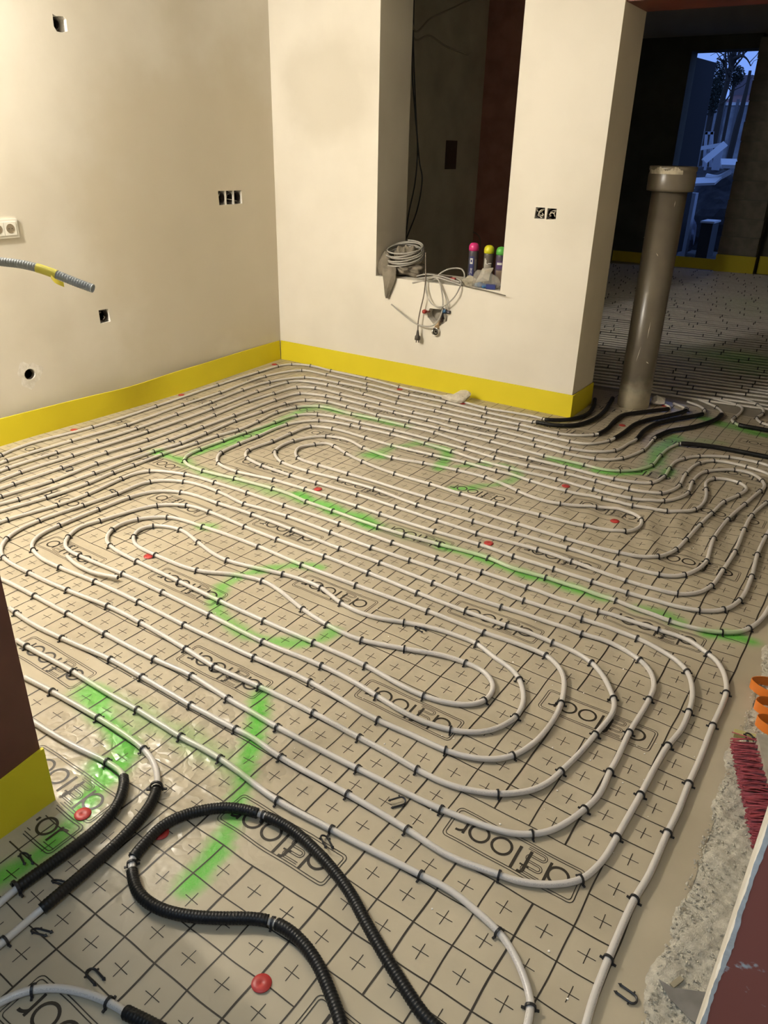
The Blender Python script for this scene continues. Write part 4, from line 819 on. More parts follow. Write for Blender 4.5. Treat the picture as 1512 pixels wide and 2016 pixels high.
# cable coil
root = empty('cable_coil', (-2.97, 4.83, SZ+.1), 'coil of grey electrical cable lying on the grey cloth', 'cable')
cc = PV(796, 500, 4.84); e1 = np.array([1, 0, .0]); e2 = np.array([0, .96, .30]); P = []
for k, a in enumerate(np.linspace(0, 2*math.pi*8.3, 420)):
    ly = a/(2*math.pi); rx = .135+.010*math.sin(2.3*ly)+.006*math.sin(5*ly); up_ = -.042+.011*ly+.006*math.sin(a*1.0+ly*2)
    P.append(cc+e1*rx*math.cos(a)+e2*rx*.92*math.sin(a)+np.array([0, 0, up_]))
V, Fc, _ = tube_geo(np.array(P), .0055, 8); mk('windings', V, Fc, CABLE, parent=root, smooth=True)
for (a0, r_) in ((.3, .0075), (1.0, .0075)):
    pass
def cable(pts, name, label, r=.0048, m=CABLE, extra=None):
    P = catmull([PV(x, y, v) for x, y, v in pts], .008)[0]; V, Fc, _ = tube_geo(P, r, 8); return mk(name, V, Fc, m, smooth=True, label=label, cat='cable')
VF = VW-.012
o = cable([(838,497,4.70), (838,525,4.67), (838,548,4.655), (836,570,VF-.02), (833,588,VF-.03), (828,608,VF-.03), (823.5,632,VF-.03), (822.5,652,VF-.03)], 'plug_cable', 'grey cable hanging from the sill with a dark plug at its end', .0042, mat('cable_brown', (0.16, 0.13, 0.10), 0.5))
a = PV(822.5, 651, VF-.03); g = G(); g.lathe(a, [(.006, .004), (.009, -.01), (.012, -.03), (.019, -.040), (.021, -.062), (.017, -.066)], 14); g.lathe(a+np.array([-.006, -.006, -.066]), [(.003, 0), (.003, -.018)], 8); g.lathe(a+np.array([.007, .004, -.066]), [(.003, 0), (.003, -.018)], 8); g.mk('plug', mat('plug_dark', (0.06, 0.05, 0.04), 0.5), parent=o, smooth=True, label='dark mains plug')
cable([(838,548,4.66), (839,573,VF-.02), (842,586,VF-.03), (849,597,VF-.035), (858.5,603,VF-.035), (869,604,VF-.035), (882,597,VF-.035), (895,584,VF-.03), (903,570,VF-.02), (908,556,4.69), (900,548,4.74)], 'hanging_cable', 'grey cable hanging in a wide loop over the niche')
cable([(852,552,4.72), (861,549,4.69), (866,558,4.665), (870,577,VF-.02), (872,598,VF-.02), (870,614,VF-.02), (862,632,VF-.025), (852,641,VF-.03), (836,642.5,VF-.03), (821,638,VF-.03), (800,624,VF-.04), (784,611,VF-.05), (770,599,VF-.06)], 'hanging_cable', 'grey cable passing the niche with its cut end sticking out to the left', .0052)
cable([(856,550,4.72), (864,551,4.69), (868,562,4.668), (876,582,VF-.01), (881,597,VF-.008), (883,611,VF)], 'hanging_cable', 'thin grey cable running down to the blue valve', .0036)
cable([(848,552,4.78), (858,548,4.76), (866,539,4.76), (880,531,4.77), (896,528,4.80), (909,530,4.81), (914,538,4.80), (914,550,4.76)], 'sill_cable', 'grey cable arching over the sill behind the other cables', .0056)
cable([(812,557,4.68), (835,552,4.69), (855,546,4.70), (880,552,4.70), (907,561,4.69)], 'sill_cable', 'grey cable lying along the front edge of the sill', .0056)
cable([(822,548,4.75), (845,546,4.73), (862,543,4.72), (885,549,4.71), (906,556,4.71)], 'sill_cable', 'second grey cable lying along the sill behind the front one', .0056)
cable([(815,545,4.80), (838,540,4.78), (860,543,4.75), (842,551,4.70), (818,556,4.69)], 'sill_cable', 'grey cable folded back beside the cloth on the sill', .005)
cable([(905,562,4.70), (930,567,4.675), (955,572,4.665), (995,582,4.640)], 'thin_rod', 'thin dark rod lying over the sill edge at the right', .0035, mat('rod_dark', (0.14, 0.12, 0.09), 0.6))
# small dark tool with pink end
g = G(); a, b = PV(862, 547, 4.88), PV(897, 548, 4.86); a[2] = b[2] = SZ+.012; d = b-a; L_ = np.linalg.norm(d); root = empty('small_tool', (a+b)/2*np.array([1, 1, 0])+np.array([0, 0, SZ]), 'small dark tool with a pink end lying behind the sill cables', 'tool')
g.obox((a+b)/2-d*.12, d*.36, np.array([0, .02, 0]), np.array([0, 0, .012])); g.mk('body', mat('tool_dark', (0.11, 0.075, 0.06), 0.6), parent=root)
g = G(); g.obox(a+d*.84, d*.15, np.array([0, .012, 0]), np.array([0, 0, .009])); g.mk('pink_end', mat('tool_pink', (0.5, 0.10, 0.10), 0.5), parent=root)
# spray cans
def label_mat(name, base, second, txt):
    m = bpy.data.materials.new(name); m.use_nodes = True; nt = m.node_tree; b = nt.nodes['Principled BSDF']; b.inputs['Roughness'].default_value = .35
    b.inputs['Base Color'].default_value = (*base, 1); return m
def can(px, py_top, v, capcol, body, lab, text, seed, h=.262):
    p = PV(px, py_top, v); x, y = p[0], v; r = .0325; top = p[2]; z0 = SZ; hh = top-z0
    root = empty('spray_can', (x, y, z0), lab, 'spray can', 'marking spray cans on the sill')
    g = G(); g.lathe((x, y, z0), [(r*.96, 0), (r, .004), (r, hh-.062), (r*.97, hh-.052), (r*.86, hh-.044)], 28); g.mk('can_body', mat('can_%d' % seed, body, 0.35), parent=root, smooth=True)
    g = G(); g.lathe((x, y, z0+hh-.050), [(r*1.02, 0), (r*1.05, .020), (r*1.0, .031), (r*.86, .041), (r*.62, .048), (r*.3, .051), (0, .0515)], 28); g.mk('cap', mat('cap_%d' % seed, capcol, 0.3), parent=root, smooth=True)
    # print: lettering reading upwards, and panels, wrapped on the can towards the room
    vd = math.atan2(-y, -x)                 # towards the camera
    def wrap(uu, zz, off=.0006): a_ = vd + uu/r; return (x+(r+off)*math.cos(a_), y+(r+off)*math.sin(a_), zz)
    def panel(u0, u1, za, zb, m, off, nm='label_panel'):
        us = np.linspace(u0, u1, 9); V = []
        for uu in us: V += [wrap(uu, z0+za, off), wrap(uu, z0+zb, off)]
        mk(nm, V, [(2*i, 2*i+2, 2*i+3, 2*i+1) for i in range(8)], m, parent=root, smooth=True)
    return root, wrap, panel, z0
def text_mesh(txt, size):
    cu = bpy.data.curves.new('t', 'FONT'); cu.body = txt; cu.size = size; cu.align_x = 'CENTER'; cu.align_y = 'CENTER'; cu.resolution_u = 2
    o = bpy.data.objects.new('t', cu); COL.objects.link(o); dg = bpy.context.evaluated_depsgraph_get(); me = o.evaluated_get(dg).to_mesh()
    V = [tuple(v.co) for v in me.vertices]; Fc = [list(p.vertices) for p in me.polygons]; o.evaluated_get(dg).to_mesh_clear(); bpy.data.objects.remove(o); bpy.data.curves.remove(cu); return V, Fc
WPR = mat('print_white', (0.62, 0.62, 0.60), 0.4); BLU = mat('print_blue', (0.035, 0.04, 0.15), 0.35); GRP = mat('print_grey', (0.17, 0.16, 0.15), 0.4)
root, wrap, panel, z0 = can(934, 478, 4.83, (0.62, 0.035, 0.20), (0.06, 0.055, 0.07), 'spray can with a pink cap and blue label standing on the sill', 'line', 1)
panel(-.026, .006, .015, .185, BLU, .0005); panel(.012, .026, .09, .165, GRP, .0006); panel(-.022, -.002, .135, .172, WPR, .0007); panel(-.017, -.007, .146, .162, BLU, .0010)
V, Fc = text_mesh('erline', .030); mk('lettering', [wrap(-y_-.012, z0+.075+x_, .0012) for x_, y_, _ in V], Fc, WPR, parent=root)
root, wrap, panel, z0 = can(964, 483, 4.83, (0.62, 0.60, 0.02), (0.10, 0.085, 0.07), 'spray can with a yellow cap and brownish label standing on the sill', 'L', 2)
panel(-.030, -.018, .02, .18, mat('print_pale', (0.45, 0.43, 0.38), 0.4), .0005); panel(-.002, .020, .095, .118, mat('print_orange', (0.50, 0.25, 0.06), 0.4), .0006); panel(-.016, .022, .10, .14, mat('print_tan', (0.30, 0.27, 0.23), 0.4), .0005); panel(.0, .022, .145, .152, WPR, .0008); panel(-.014, -.004, .142, .147, WPR, .0008)
V, Fc = text_mesh('L', .04); mk('lettering', [wrap(x_-.010, z0+.155+y_, .0010) for x_, y_, _ in V], Fc, WPR, parent=root)
root, wrap, panel, z0 = can(988, 486, 4.84, (0.10, 0.42, 0.07), (0.07, 0.055, 0.09), 'spray can with a green cap half hidden behind the right jamb', 'g', 3)
panel(-.03, .03, .12, .17, mat('print_violet', (0.09, 0.05, 0.16), 0.4), .0005); panel(-.024, .01, .145, .16, WPR, .0008); panel(-.03, .03, .03, .11, mat('print_tan2', (0.26, 0.2, 0.16), 0.4), .0005)
# clear bag with blue contents
def clear_mat(name, col, fac):
    m = bpy.data.materials.new(name); m.use_nodes = True; nt = m.node_tree; out = nt.nodes['Material Output']; b = nt.nodes['Principled BSDF']
    b.inputs['Base Color'].default_value = (*col, 1); b.inputs['Roughness'].default_value = .2
    tr = nt.nodes.new('ShaderNodeBsdfTransparent'); mx = nt.nodes.new('ShaderNodeMixShader'); mx.inputs[0].default_value = fac
    nt.links.new(tr.outputs[0], mx.inputs[1]); nt.links.new(b.outputs[0], mx.inputs[2]); nt.links.new(mx.outputs[0], out.inputs[0]); return m
CLR = clear_mat('clear_bag', (0.55, 0.52, 0.46), .36)
bc = PV(956, 552, 4.735); root = empty('plastic_bag', (bc[0], 4.735, SZ), 'clear plastic bag with blue fittings on the right end of the sill', 'plastic bag')
V, Fc = crumple(np.array([bc[0], 4.732, SZ]), (.078, .036, .060), 21, 4, .22, .8); mk('bag', V, Fc, CLR, parent=root, smooth=False)
V = []; a = PV(943, 548, 4.74); tip = PV(967, 527, 4.73)
tw = [PV(935, 556, 4.73), PV(944, 541, 4.72), PV(950, 528, 4.73), PV(972, 527, 4.74), PV(965, 540, 4.72), PV(962, 553, 4.71), PV(955, 532, 4.705), PV(950, 546, 4.70)]
mk('bag_neck', tw, [(0, 1, 7), (1, 2, 6), (1, 6, 7), (2, 3, 6), (3, 4, 6), (4, 7, 6), (4, 5, 7), (5, 0, 7)], clear_mat('clear_neck', (0.66, 0.62, 0.54), .6), parent=root)
BLU1 = mat('blue_fitting', (0.05, 0.17, 0.40), 0.3); BLU2 = mat('dark_blue_fitting', (0.035, 0.05, 0.22), 0.35)
for (x, y, v, s, m) in [(946, 560, 4.73, .020, BLU1), (954, 563, 4.715, .018, BLU1), (940, 556, 4.74, .016, mat('pale_blue_fitting', (0.20, 0.32, 0.42), 0.35))]:
    q = PV(x, y, v); q[2] = SZ+s*.9; g = G(); g.lathe(q+np.array([-s, 0, 0]), [(s*.7, 0), (s*.9, .004), (s*.9, s*1.2), (s*.65, s*1.3), (s*.65, s*1.9)], 12, 'x'); g.mk('blue_fitting', m, parent=root, smooth=True)
q = PV(967, 564, 4.72); g = G(); g.obox((q[0], q[1], SZ+.017), (.030, .008, 0), (-.006, .022, 0), (0, 0, .015)); g.mk('dark_blue_box', BLU2, parent=root)
V, Fc = crumple(np.array([PV(921, 556, 4.72)[0], 4.730, SZ]), (.046, .030, .040), 31, 3, .3, .7); mk('crumpled_paper', V, Fc, mat('paper_grey', (0.42, 0.38, 0.30), 0.6, (0.33, 0.30, 0.23), 20), label='crumpled greyish paper in front of the pink-capped can', cat='paper')
# dark cables behind the opening
def pvcable(pts, label, r=.006, m=DARKCABLE):
    Q0 = [PV(x, y, v) for x, y, v in pts]
    if Q0[0][2] > 1.6: Q0 = [np.array([Q0[0][0]-.02, Q0[0][1], 3.12])]+Q0
    P = catmull(Q0, .02)[0]; V, Fc, _ = tube_geo(P, r, 6); mk('dark_cable', V, Fc, m, smooth=True, label=label, cat='cable')
pvcable([(812,60,5.5), (812,150,5.5), (818,230,5.5), (822,290,5.5), (817,360,5.5), (803,430,5.5), (795,520,5.5)], 'dark cable hanging behind the left reveal of the opening')
pvcable([(814,85,5.6), (817,180,5.6), (821,260,5.6), (826,320,5.6), (831,350,5.6), (822,410,5.6), (800,470,5.6)], 'second dark cable hanging behind the opening, bulging to the right')
pvcable([(815,58,5.6), (850,35,5.9), (900,12,6.2), (940,-8,6.4)], 'pale cable slung high across the dark back room', .007, mat('cable_dim', (0.30, 0.26, 0.18), 0.6))
pvcable([(815,75,5.7), (845,70,5.9), (880,92,6.1), (922,108,6.3)], 'cable sagging across the upper part of the opening', .007, mat('cable_dim', (0.30, 0.26, 0.18), 0.6))
pvcable([(930,456,7.995), (940,462,7.985), (946,475,7.985), (943,490,7.995)], 'thin bent wire above the pink-capped can', .006, mat('cable_dim', (0.30, 0.26, 0.18), 0.6))
g = G(); a = PU(888, 305, UL+.01); g.box((UL, a[1]-.10, a[2]-.13), (UL+.02, a[1]+.10, a[2]+.13)); g.mk('wall_box', mat('reddish_box', (0.10, 0.06, 0.045), 0.8), label='small reddish box on the dark wall behind the opening', cat='box')

# ================================================================== right-hand floor edge: mortar crumbs, brush, orange strap, trowel
def deb(x, y):
    e = np.clip((x+.058-.012*np.sin(9*y)-.008*np.sin(31*y))/.03, 0, 1)
    return -.0045+e*(.008+.004*np.sin(40*x+13*y)*np.sin(37*y-11*x)+.0025*np.sin(130*x+70*y)*np.sin(140*y-50*x)+.003*rng.random(np.shape(x)))
dbo = grid_mesh('mortar_crumbs', -.066, .30, .80, 2.75, .006, deb, MORTAR, label='pale mortar crumbs and sand along the edge of the film', cat='debris', kind='stuff')
V, Fc = [], []; bm = bmesh.new(); bmesh.ops.create_icosphere(bm, subdivisions=1, radius=1); bv = np.array([v.co for v in bm.verts]); bm.verts.index_update(); bf = [[v.index for v in f.verts] for f in bm.faces]; bm.free()
for k in range(1500):
    y = rng.uniform(.95, 2.7); x = -.05+abs(rng.normal(0, .06)); s = rng.uniform(.0012, .0038)
    n0 = len(V); V += list(bv*np.array([s, s, s*.7])*rng.uniform(.7, 1.3, (len(bv), 3))+np.array([x, y, .006])); Fc += [[i+n0 for i in f] for f in bf]
mk('mortar_grains', V, Fc, MORTAR, parent=dbo, kind='stuff')
# brush: grey wooden back, rows of red bristle tufts lying on its side
B0, B1 = np.array([-.010, 2.035, .0]), np.array([.115, 1.665, .0]); ax = (B1-B0)/np.linalg.norm(B1-B0); side = np.array([-ax[1], ax[0], 0]);
if side[0] > 0: side = -side
root = empty('hand_brush', (B0+B1)/2, 'brush with dark red bristles lying on the mortar crumbs at the right edge', 'brush')
g = G(); g.obox((B0+B1)/2-side*.030+np.array([0, 0, .035]), ax*np.linalg.norm(B1-B0)/2, side*.022, np.array([0, 0, .030])); g.mk('wooden_back', mat('brush_wood', (0.36, 0.33, 0.27), 0.7, (0.28, 0.25, 0.2), 20), parent=root)
BR = mat('red_bristle', (0.42, 0.070, 0.085), 0.5, (0.28, 0.04, 0.05), 90); nt_ = 15; Lb = np.linalg.norm(B1-B0)
for k in range(nt_):
    c0 = B0+ax*Lb*(k+.5)/nt_; V, Fc = [], []; rr = np.random.default_rng(k)
    for q in range(26):
        b0 = c0+ax*rr.uniform(-.009, .009)-side*.010+np.array([0, 0, rr.uniform(.010, .055)])
        tip_ = c0+ax*rr.uniform(-.013, .013)+side*(.050+.008*rr.random())+np.array([0, 0, max(.004, b0[2]*rr.uniform(.5, 1.0))])
        v_, f_, _ = tube_geo(np.array([b0, (b0+tip_)/2+np.array([0, 0, .002]), tip_]), .0019, 4); n0 = len(V); V += list(v_); Fc += [[i+n0 for i in f] for f in f_]
    mk('bristle_tuft', V, Fc, BR, parent=root)
g = G(); c0 = fl(1468, 1449, .012); g.obox(c0, (.032, .006, 0), (-.002, .010, 0), (0, 0, .008)); g.mk('foam_scrap', mat('old_foam', (0.42, 0.38, 0.15), 0.8), label='dirty yellow foam scrap above the red brush', cat='scrap')
o = bpy.data.objects.new('loose_clip', LC); COL.objects.link(o); p = fl(1474, 1450, .022); o.location = (p[0], p[1], .022); o.rotation_euler = (.2, 0, 1.9); tag(o, 'loose black clip on the dirty yellow scrap above the red brush', 'clip', 'loose pipe clips left on the floor')
# orange strap standing on edge in loose curls
pth = [(.16, 2.40), (.06, 2.395), (-.035, 2.375), (-.062, 2.345), (-.035, 2.318), (.05, 2.300), (.11, 2.292), (.09, 2.275), (.02, 2.278), (-.022, 2.262), (-.030, 2.235), (.0, 2.215), (.07, 2.205), (.10, 2.195), (.05, 2.185), (.0, 2.178), (-.014, 2.160), (.01, 2.135), (.09, 2.11), (.16, 2.10)]
Q = catmull([(x, y, 0) for x, y in pth], .006)[0]; V = []
T = np.gradient(Q, axis=0); T /= np.linalg.norm(T, axis=1)[:, None]; Nn = np.stack([-T[:, 1], T[:, 0], 0*T[:, 0]], 1)*.0008
for p, n_ in zip(Q, Nn):
    z0_, z1_ = .006, .040
    V += [p+n_+[0, 0, z0_], p+n_+[0, 0, z1_], p-n_+[0, 0, z1_], p-n_+[0, 0, z0_]]
mk('plastic_strap', V, [(i*4+k, i*4+(k+1) % 4, i*4+4+(k+1) % 4, i*4+4+k) for i in range(len(Q)-1) for k in range(4)], mat('orange_plastic', (0.72, 0.20, 0.025), 0.35), smooth=False, label='curled orange plastic strap standing on the mortar at the right edge', cat='strap')
# trowel
root = empty('trowel', (.0, 1.17, 0), 'grey steel trowel blade poking out from behind the red-brown board', 'trowel')
bl = [(-.041, 1.178), (-.010, 1.176), (.050, 1.205), (.085, 1.210), (.085, 1.125), (.035, 1.128), (-.012, 1.150)]
V = [(x, y, .010+.10*max(0, x+.041)*.3) for x, y in bl]; V += [(x, y, z+.0016) for x, y, z in V]; n = len(bl)
mk('blade', V, [tuple(range(n))[::-1], tuple(range(n, 2*n))]+[(i, (i+1) % n, n+(i+1) % n, n+i) for i in range(n)], mat('dull_steel', (0.26, 0.25, 0.24), 0.45, (0.20, 0.19, 0.18), 20, metal=.3), parent=root)
g = G(); g.tube([(.085, 1.165, .016), (.13, 1.165, .05), (.16, 1.165, .055)], .005, 8); g.mk('tang', CHROME, parent=root)
g = G(); g.lathe((.155, 1.165, .055), [(.010, 0), (.015, .02), (.017, .07), (.014, .11), (.0, .118)], 14, 'x'); g.mk('handle', mat('handle_wood', (0.35, 0.22, 0.10), 0.6), parent=root, smooth=True)
g = G(); a, b = fl(1322, 1942, .008), fl(1342, 1926, .008); d = b-a; g.obox((a+b)/2, d*.5, np.array([-d[1], d[0], 0])*.16, np.array([0, 0, .003])); g.mk('wood_splinter', mat('splinter', (0.30, 0.26, 0.18), 0.9), label='small grey wood splinter lying by the trowel tip', cat='splinter')

# plaster specks strewn over the film
V, Fc = [], []
for k in range(220):
    x = rng.uniform(-2.2, -.12); y = rng.uniform(1.0, 4.4) if k % 2 else rng.uniform(1.0, 2.4); s_ = rng.uniform(.0010, .0032)
    n0 = len(V); V += list(bv*np.array([s_, s_, s_*.6])*rng.uniform(.7, 1.3, (len(bv), 3))+np.array([x, y, float(film_h(x, y))+s_*.4])); Fc += [[i+n0 for i in f] for f in bf]
mk('plaster_specks', V, Fc, PLASTER_RAW, parent=film, kind='stuff')
# ================================================================== outside, beyond the far doorway
g = G(); g.box((-60, 13.3, -.35), (60, 120, -.25)); g.mk('ground', mat('soil', (0.10, 0.09, 0.07), 1.0, (0.06, 0.055, 0.05), 2), kind='structure')
g = G(); g.box((-9, 13.3, -.25), (4, 15.8, -.02)); g.mk('ground', mat('terrace', (0.06, 0.055, 0.05), 1.0, (0.04, 0.04, 0.04), 3), kind='structure')
OD = mat('door_dark', (0.010, 0.010, 0.013), 0.7, spec=0.2)
a, b = PV(1366, 104, 13.34)[:2], PV(1409, 112, 14.24)[:2]; d = (b-a)/np.linalg.norm(b-a); nn = np.array([-d[1], d[0]])*.03
root = empty('door_leaf', ((a+b)[0]/2, (a+b)[1]/2, .1), 'dark door leaf standing open outside the far doorway', 'door')
V = [(*(a+nn), .10), (*(b+nn), .10), (*(b-nn), .10), (*(a-nn), .10), (*(a+nn), 2.9), (*(b+nn), 2.9), (*(b-nn), 2.9), (*(a-nn), 2.9)]
mk('panel', V, [(3,2,1,0),(4,5,6,7),(0,1,5,4),(1,2,6,5),(2,3,7,6),(3,0,4,7)], OD, parent=root)
g = G(); p = a+(b-a)*.9+nn*-1.6; g.tube([(p[0], p[1], 1.1), (p[0]+.03, p[1], 1.1), (p[0]+.03, p[1]-.10, 1.1)], .01, 6); g.mk('handle', CHROME, parent=root)
BARK = mat('bark', (0.035, 0.028, 0.022), 0.95)
def o_tree():
    root = empty('tree', (*PV(1424, 190, 24)[:2], -.25), 'bare dark tree with upright branches outside the far doorway', 'tree')
    def q(x, y, v=24): return PV(x, y, v)
    P = catmull([q(1408, 270), q(1416, 230), q(1424, 190), q(1433, 160), q(1441, 120), q(1447, 90), q(1452, 60)], .1)[0]
    P = np.vstack([[P[0][0], P[0][1], -.25], P]); g = G(); g.tube(P, np.linspace(.085, .05, len(P)), 8); g.mk('trunk', BARK, parent=root, smooth=True)
    rr = np.random.default_rng(2)
    br = [[(1432,160),(1429,130),(1428,100),(1427,70)], [(1436,145),(1437,120),(1438,95),(1437,70)], [(1438,135),(1434,112),(1433,80)], [(1441,125),(1455,112),(1468,102),(1478,92),(1490,80)], [(1438,140),(1448,120),(1456,100),(1460,85)],
          [(1436,150),(1446,132),(1462,112),(1470,95)], [(1444,115),(1458,110),(1472,118),(1478,130)], [(1429,132),(1420,118),(1411,116)], [(1446,110),(1452,96),(1455,80)], [(1455,112),(1462,108),(1465,96)], [(1420,205),(1432,195),(1440,180)], [(1450,118),(1448,104),(1449,90)]]
    for b_ in br:
        P = catmull([q(x, y, 24+rr.uniform(-.3, .3)) for x, y in b_], .15)[0]; g = G(); g.tube(P, np.linspace(.035, .012, len(P)), 5); g.mk('branch', BARK, parent=root)
        for k in range(4):
            i = rr.integers(len(P)//3, len(P)); a_ = P[i]; e_ = a_+np.array([rr.uniform(-.5, .5), rr.uniform(-.2, .2), rr.uniform(.1, .6)]); g = G(); g.tube(np.array([a_, (a_+e_)/2+rr.normal(size=3)*.05, e_]), np.array([.012, .009, .005]), 4); g.mk('twig', BARK, parent=root)
o_tree()
LEAF = mat('dark_leaf', (0.018, 0.024, 0.016), 0.8)
def bush(px, py, v, rx, rz, n, label, name='bush'):
    c0 = PV(px, py, v); root = empty(name, (c0[0], v, -.25), label, 'bush'); rr = np.random.default_rng(int(px))
    g = G(); g.tube([(c0[0], v, -.25), (c0[0], v, c0[2])], .05, 6); g.mk('stem', BARK, parent=root)
    V, Fc = [], []
    for k in range(n):
        p = rr.normal(size=3); p /= np.linalg.norm(p); p *= rr.random()**.4; s = rr.uniform(.02, .05); c1 = c0+p*np.array([rx, rx*.7, rz]); t1 = rr.normal(size=3); t1 /= np.linalg.norm(t1); t2 = np.cross(t1, rr.normal(size=3)); t2 /= np.linalg.norm(t2)
        n0 = len(V); V += [c1-t1*s, c1+t2*s*.4, c1+t1*s, c1-t2*s*.4]; Fc.append((n0, n0+1, n0+2, n0+3))
    o = mk('foliage', V, Fc, LEAF, parent=root, kind='stuff')
bush(1413, 168, 26, .30, .70, 2600, 'pointed dark evergreen bush left of the bare tree outside')
bush(1448, 150, 27, .26, .30, 1000, 'round dark bush right of the bare tree outside')
bush(1404, 190, 25, .30, .50, 1600, 'low dark bush beside the open door leaf outside')
# house with a reddish roof, fence wall, mast
def rectv(x0, y0, x1, y1, v): a_, b_ = PV(x0, y1, v), PV(x1, y0, v); return min(a_[0], b_[0]), max(a_[0], b_[0]), min(a_[2], b_[2]), max(a_[2], b_[2])
u0, u1, za, zb = rectv(1425, 172, 1530, 206, 55)
root = empty('house', ((u0+u1)/2, 57, -.25), 'distant house with a dull reddish roof outside the far doorway', 'house')
g = G(); g.box((u0, 55, -.25), (u1, 61, za)); g.mk('house_wall', mat('house_wall', (0.22, 0.20, 0.19), 0.9), parent=root)
g = G(); g.add([(u0-.2, 54.6, za), (u1, 54.6, za), (u1, 58, zb), (u0+.3, 58, zb), (u0-.2, 61.4, za), (u1, 61.4, za)], [(0, 1, 2, 3), (3, 2, 5, 4), (0, 3, 4), (1, 5, 2)]); g.mk('roof', mat('roof_red', (0.17, 0.085, 0.08), 0.9), parent=root)
c1 = PV(1462, 166, 57); g = G(); g.box((c1[0]-.5, 57, zb-1), (c1[0]+.5, 58, c1[2]+.5)); g.mk('chimney', mat('house_wall2', (0.15, 0.12, 0.13), 0.9), parent=root)
u0, u1, za, zb = rectv(1380, 207, 1520, 248, 34)
root = empty('garden_wall', ((u0+u1)/2, 34, -.25), 'pale garden wall with a light coping outside the far doorway', 'wall')
g = G(); g.box((u0, 34, -.25), (u1, 34.2, zb)); g.mk('panel', mat('fence_pale', (0.32, 0.33, 0.34), 0.9, (0.2, 0.2, 0.22), 3), parent=root)
g = G(); g.box((u0, 33.95, zb), (u1, 34.25, zb+.10)); g.mk('coping', mat('coping_pale', (0.6, 0.6, 0.6), 0.8), parent=root)
for k in range(5):
    x = u0+(u1-u0)*(k+.5)/5; g = G(); g.box((x-.05, 33.9, -.25), (x+.05, 34.0, zb+.2)); g.mk('post', mat('fence_post', (0.12, 0.12, 0.13), 0.9), parent=root)
P = catmull([PV(1450, 252, 20), PV(1460, 215, 20), PV(1471, 170, 20), PV(1477, 139, 20)], .1)[0]; P = np.vstack([[P[0][0]-.1, 20, -.25], P]); g = G(); g.tube(P, np.linspace(.07, .03, len(P)), 8); g.mk('leaning_mast', BARK, label='thin dark leaning pole outside the far doorway', cat='pole')
# heap of building waste with pale boards
WB = mat('pale_board', (0.55, 0.56, 0.58), 0.7); WB2 = mat('grey_sheet', (0.35, 0.37, 0.42), 0.6)
def plank(p, w, t, name, label, m, v0_, v1_):
    A_, B_ = PV(p[0], p[1], v0_), PV(p[2], p[3], v1_); d = B_-A_; L_ = np.linalg.norm(d); d /= L_; s_ = np.cross(d, (0, 1, 0)); s_ /= np.linalg.norm(s_); n_ = np.cross(d, s_)
    g = G(); g.obox((A_+B_)/2, d*L_/2, s_*w/2, n_*t/2); return g.mk(name, m, label=label, cat='board')
plank((1386, 318, 1428, 283), .12, .03, 'board', 'pale board leaning diagonally on the waste heap outside', WB, 16.2, 16.6)
plank((1374, 293, 1426, 284), .07, .03, 'board', 'pale batten lying across the top of the waste heap outside', WB, 16.75, 16.85)
g = G(); 
for a_, b_ in (((1391,262),(1384,345)), ((1402,262),(1398,345)), ((1391,262),(1403,262))):
    A_, B_ = PV(*a_, 17.0), PV(*b_, 17.0); d = B_-A_; L_ = np.linalg.norm(d); d /= L_; s_ = np.cross(d, (0, 1, 0)); g.obox((A_+B_)/2, d*(L_/2+.02), s_*.025, np.array([0, .02, 0]))
g.mk('wooden_frame', WB2, label='narrow upright pale frame behind the waste heap outside', cat='frame')
for x0, x1, y0, y1, nm in ((1385,1396,302,335,'left one of two grey sheets standing in the waste heap outside'), (1400,1424,290,335,'right one of two grey sheets standing in the waste heap outside')):
    A_, B_ = PV(x0, y1, 16.8), PV(x1, y0, 16.8); g = G(); g.box((A_[0], 16.8, A_[2]), (B_[0], 16.83, B_[2])); g.mk('sheet', WB2, label=nm, cat='sheet')
g = G(); g.obox(PV(1438, 322, 16.2), (.16, .03, 0), (-.06, .22, .05), (0, -.01, .03)); g.mk('sheet', WB, label='pale sheet lying at the right of the waste heap outside', cat='sheet')
g = G(); g.obox(PV(1385, 357, 16.0), (.26, .0, .02), (.02, .16, .05), (0, -.01, .02)); g.mk('sheet', WB, label='pale crumpled sheet low in the waste heap outside', cat='sheet')
A_ = PV(1412, 350, 16.15); g = G(); g.tube(catmull([A_+np.array([-.2, 0, .02]), A_, A_+np.array([.16, .2, .10])], .05)[0], .05, 8); g.mk('tube_scrap', WB, label='pale round tube lying on the waste heap outside', cat='tube')
g = G(); A_ = PV(1361, 391, 14.6); g.box((A_[0]-.06, 14.6, -.02), (A_[0]+.06, 14.8, A_[2]+.09)); g.mk('block_stack', WB2, label='narrow grey block stack left of the black box outside', cat='block')
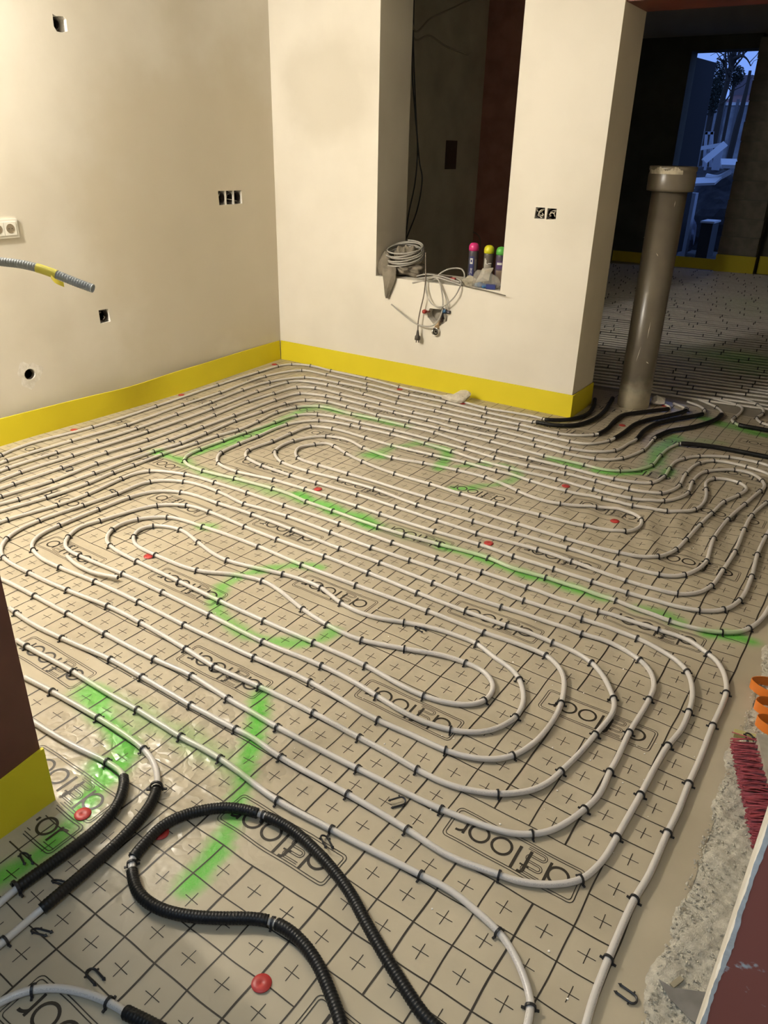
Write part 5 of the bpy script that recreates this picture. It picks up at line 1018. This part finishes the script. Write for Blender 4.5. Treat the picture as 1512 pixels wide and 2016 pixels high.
V, Fc = crumple(PV(1350, 470, 15.1)*np.array([1, 1, 0])+np.array([0, 0, -.02]), (.16, .16, .30), 41, 3, .25, .8); mk('refuse_sack', V, Fc, mat('sack_blue', (0.25, 0.27, 0.35), 0.5, (0.15, 0.16, 0.22), 6), label='slumped bluish sack outside the far doorway', cat='sack')
A_, B_ = PV(1372, 487, 14.6), PV(1404, 440, 14.6); g = G(); g.box((A_[0], 14.6, -.02), (B_[0], 15.1, B_[2])); bx_ = g.mk('waste_bin', mat('bin_black', (0.015, 0.015, 0.015), 0.6), label='black box with a pale lid outside the far doorway', cat='box')
g = G(); g.box((A_[0]-.02, 14.58, B_[2]), (B_[0]+.02, 15.12, B_[2]+.03)); g.mk('lid', WB, parent=bx_, label='pale lid')
A_ = PV(1406, 492, 13.9); A_[2] = .015; g = G(); g.obox(A_, (.09, .0, 0), (0, .06, 0), (0, 0, .035)); g.mk('brick', WB2, label='pale brick on the threshold of the far doorway', cat='brick')
A_, B_ = PV(1416, 500, 13.7), PV(1428, 400, 13.7); g = G(); g.box((A_[0]-.03, 13.7, -.02), (A_[0]+.09, 13.9, B_[2])); g.mk('outer_jamb', mat('jamb_grey', (0.12, 0.12, 0.14), 0.8), label='grey post beside the far doorway outside', cat='post')
V, Fc = crumple(np.array([PV(1408, 340, 16.7)[0], 16.75, -.25]), (.95, .65, .86), 51, 4, .22, .80); mk('waste_heap', V, Fc, mat('heap_dark', (0.05, 0.048, 0.05), 1.0, (0.03, 0.03, 0.035), 8), label='dark heap of building waste outside the far doorway', cat='heap')

# ================================================================== bulbs out of frame: the site bulb and the added fill bulb
for (lx, ly, lz), lab in ((LAMP, 'bare site bulb hanging by its cable near the left wall'), (FILL_LAMP, 'added fill bulb hanging in the room behind the camera')):
    root = empty('pendant_bulb', (lx, ly, lz+.05), lab, 'lamp')
    g = G(); g.lathe((lx, ly, lz+.065), [(.016, 0), (.02, .01), (.02, .05), (.008, .07)], 14); g.mk('lamp_holder', CLIPM, parent=root, smooth=True)
    g = G(); g.tube([(lx, ly, lz+.13), (lx, ly, ZC)], .003, 6); g.mk('flex', DARKCABLE, parent=root)
bpy.context.view_layer.update()
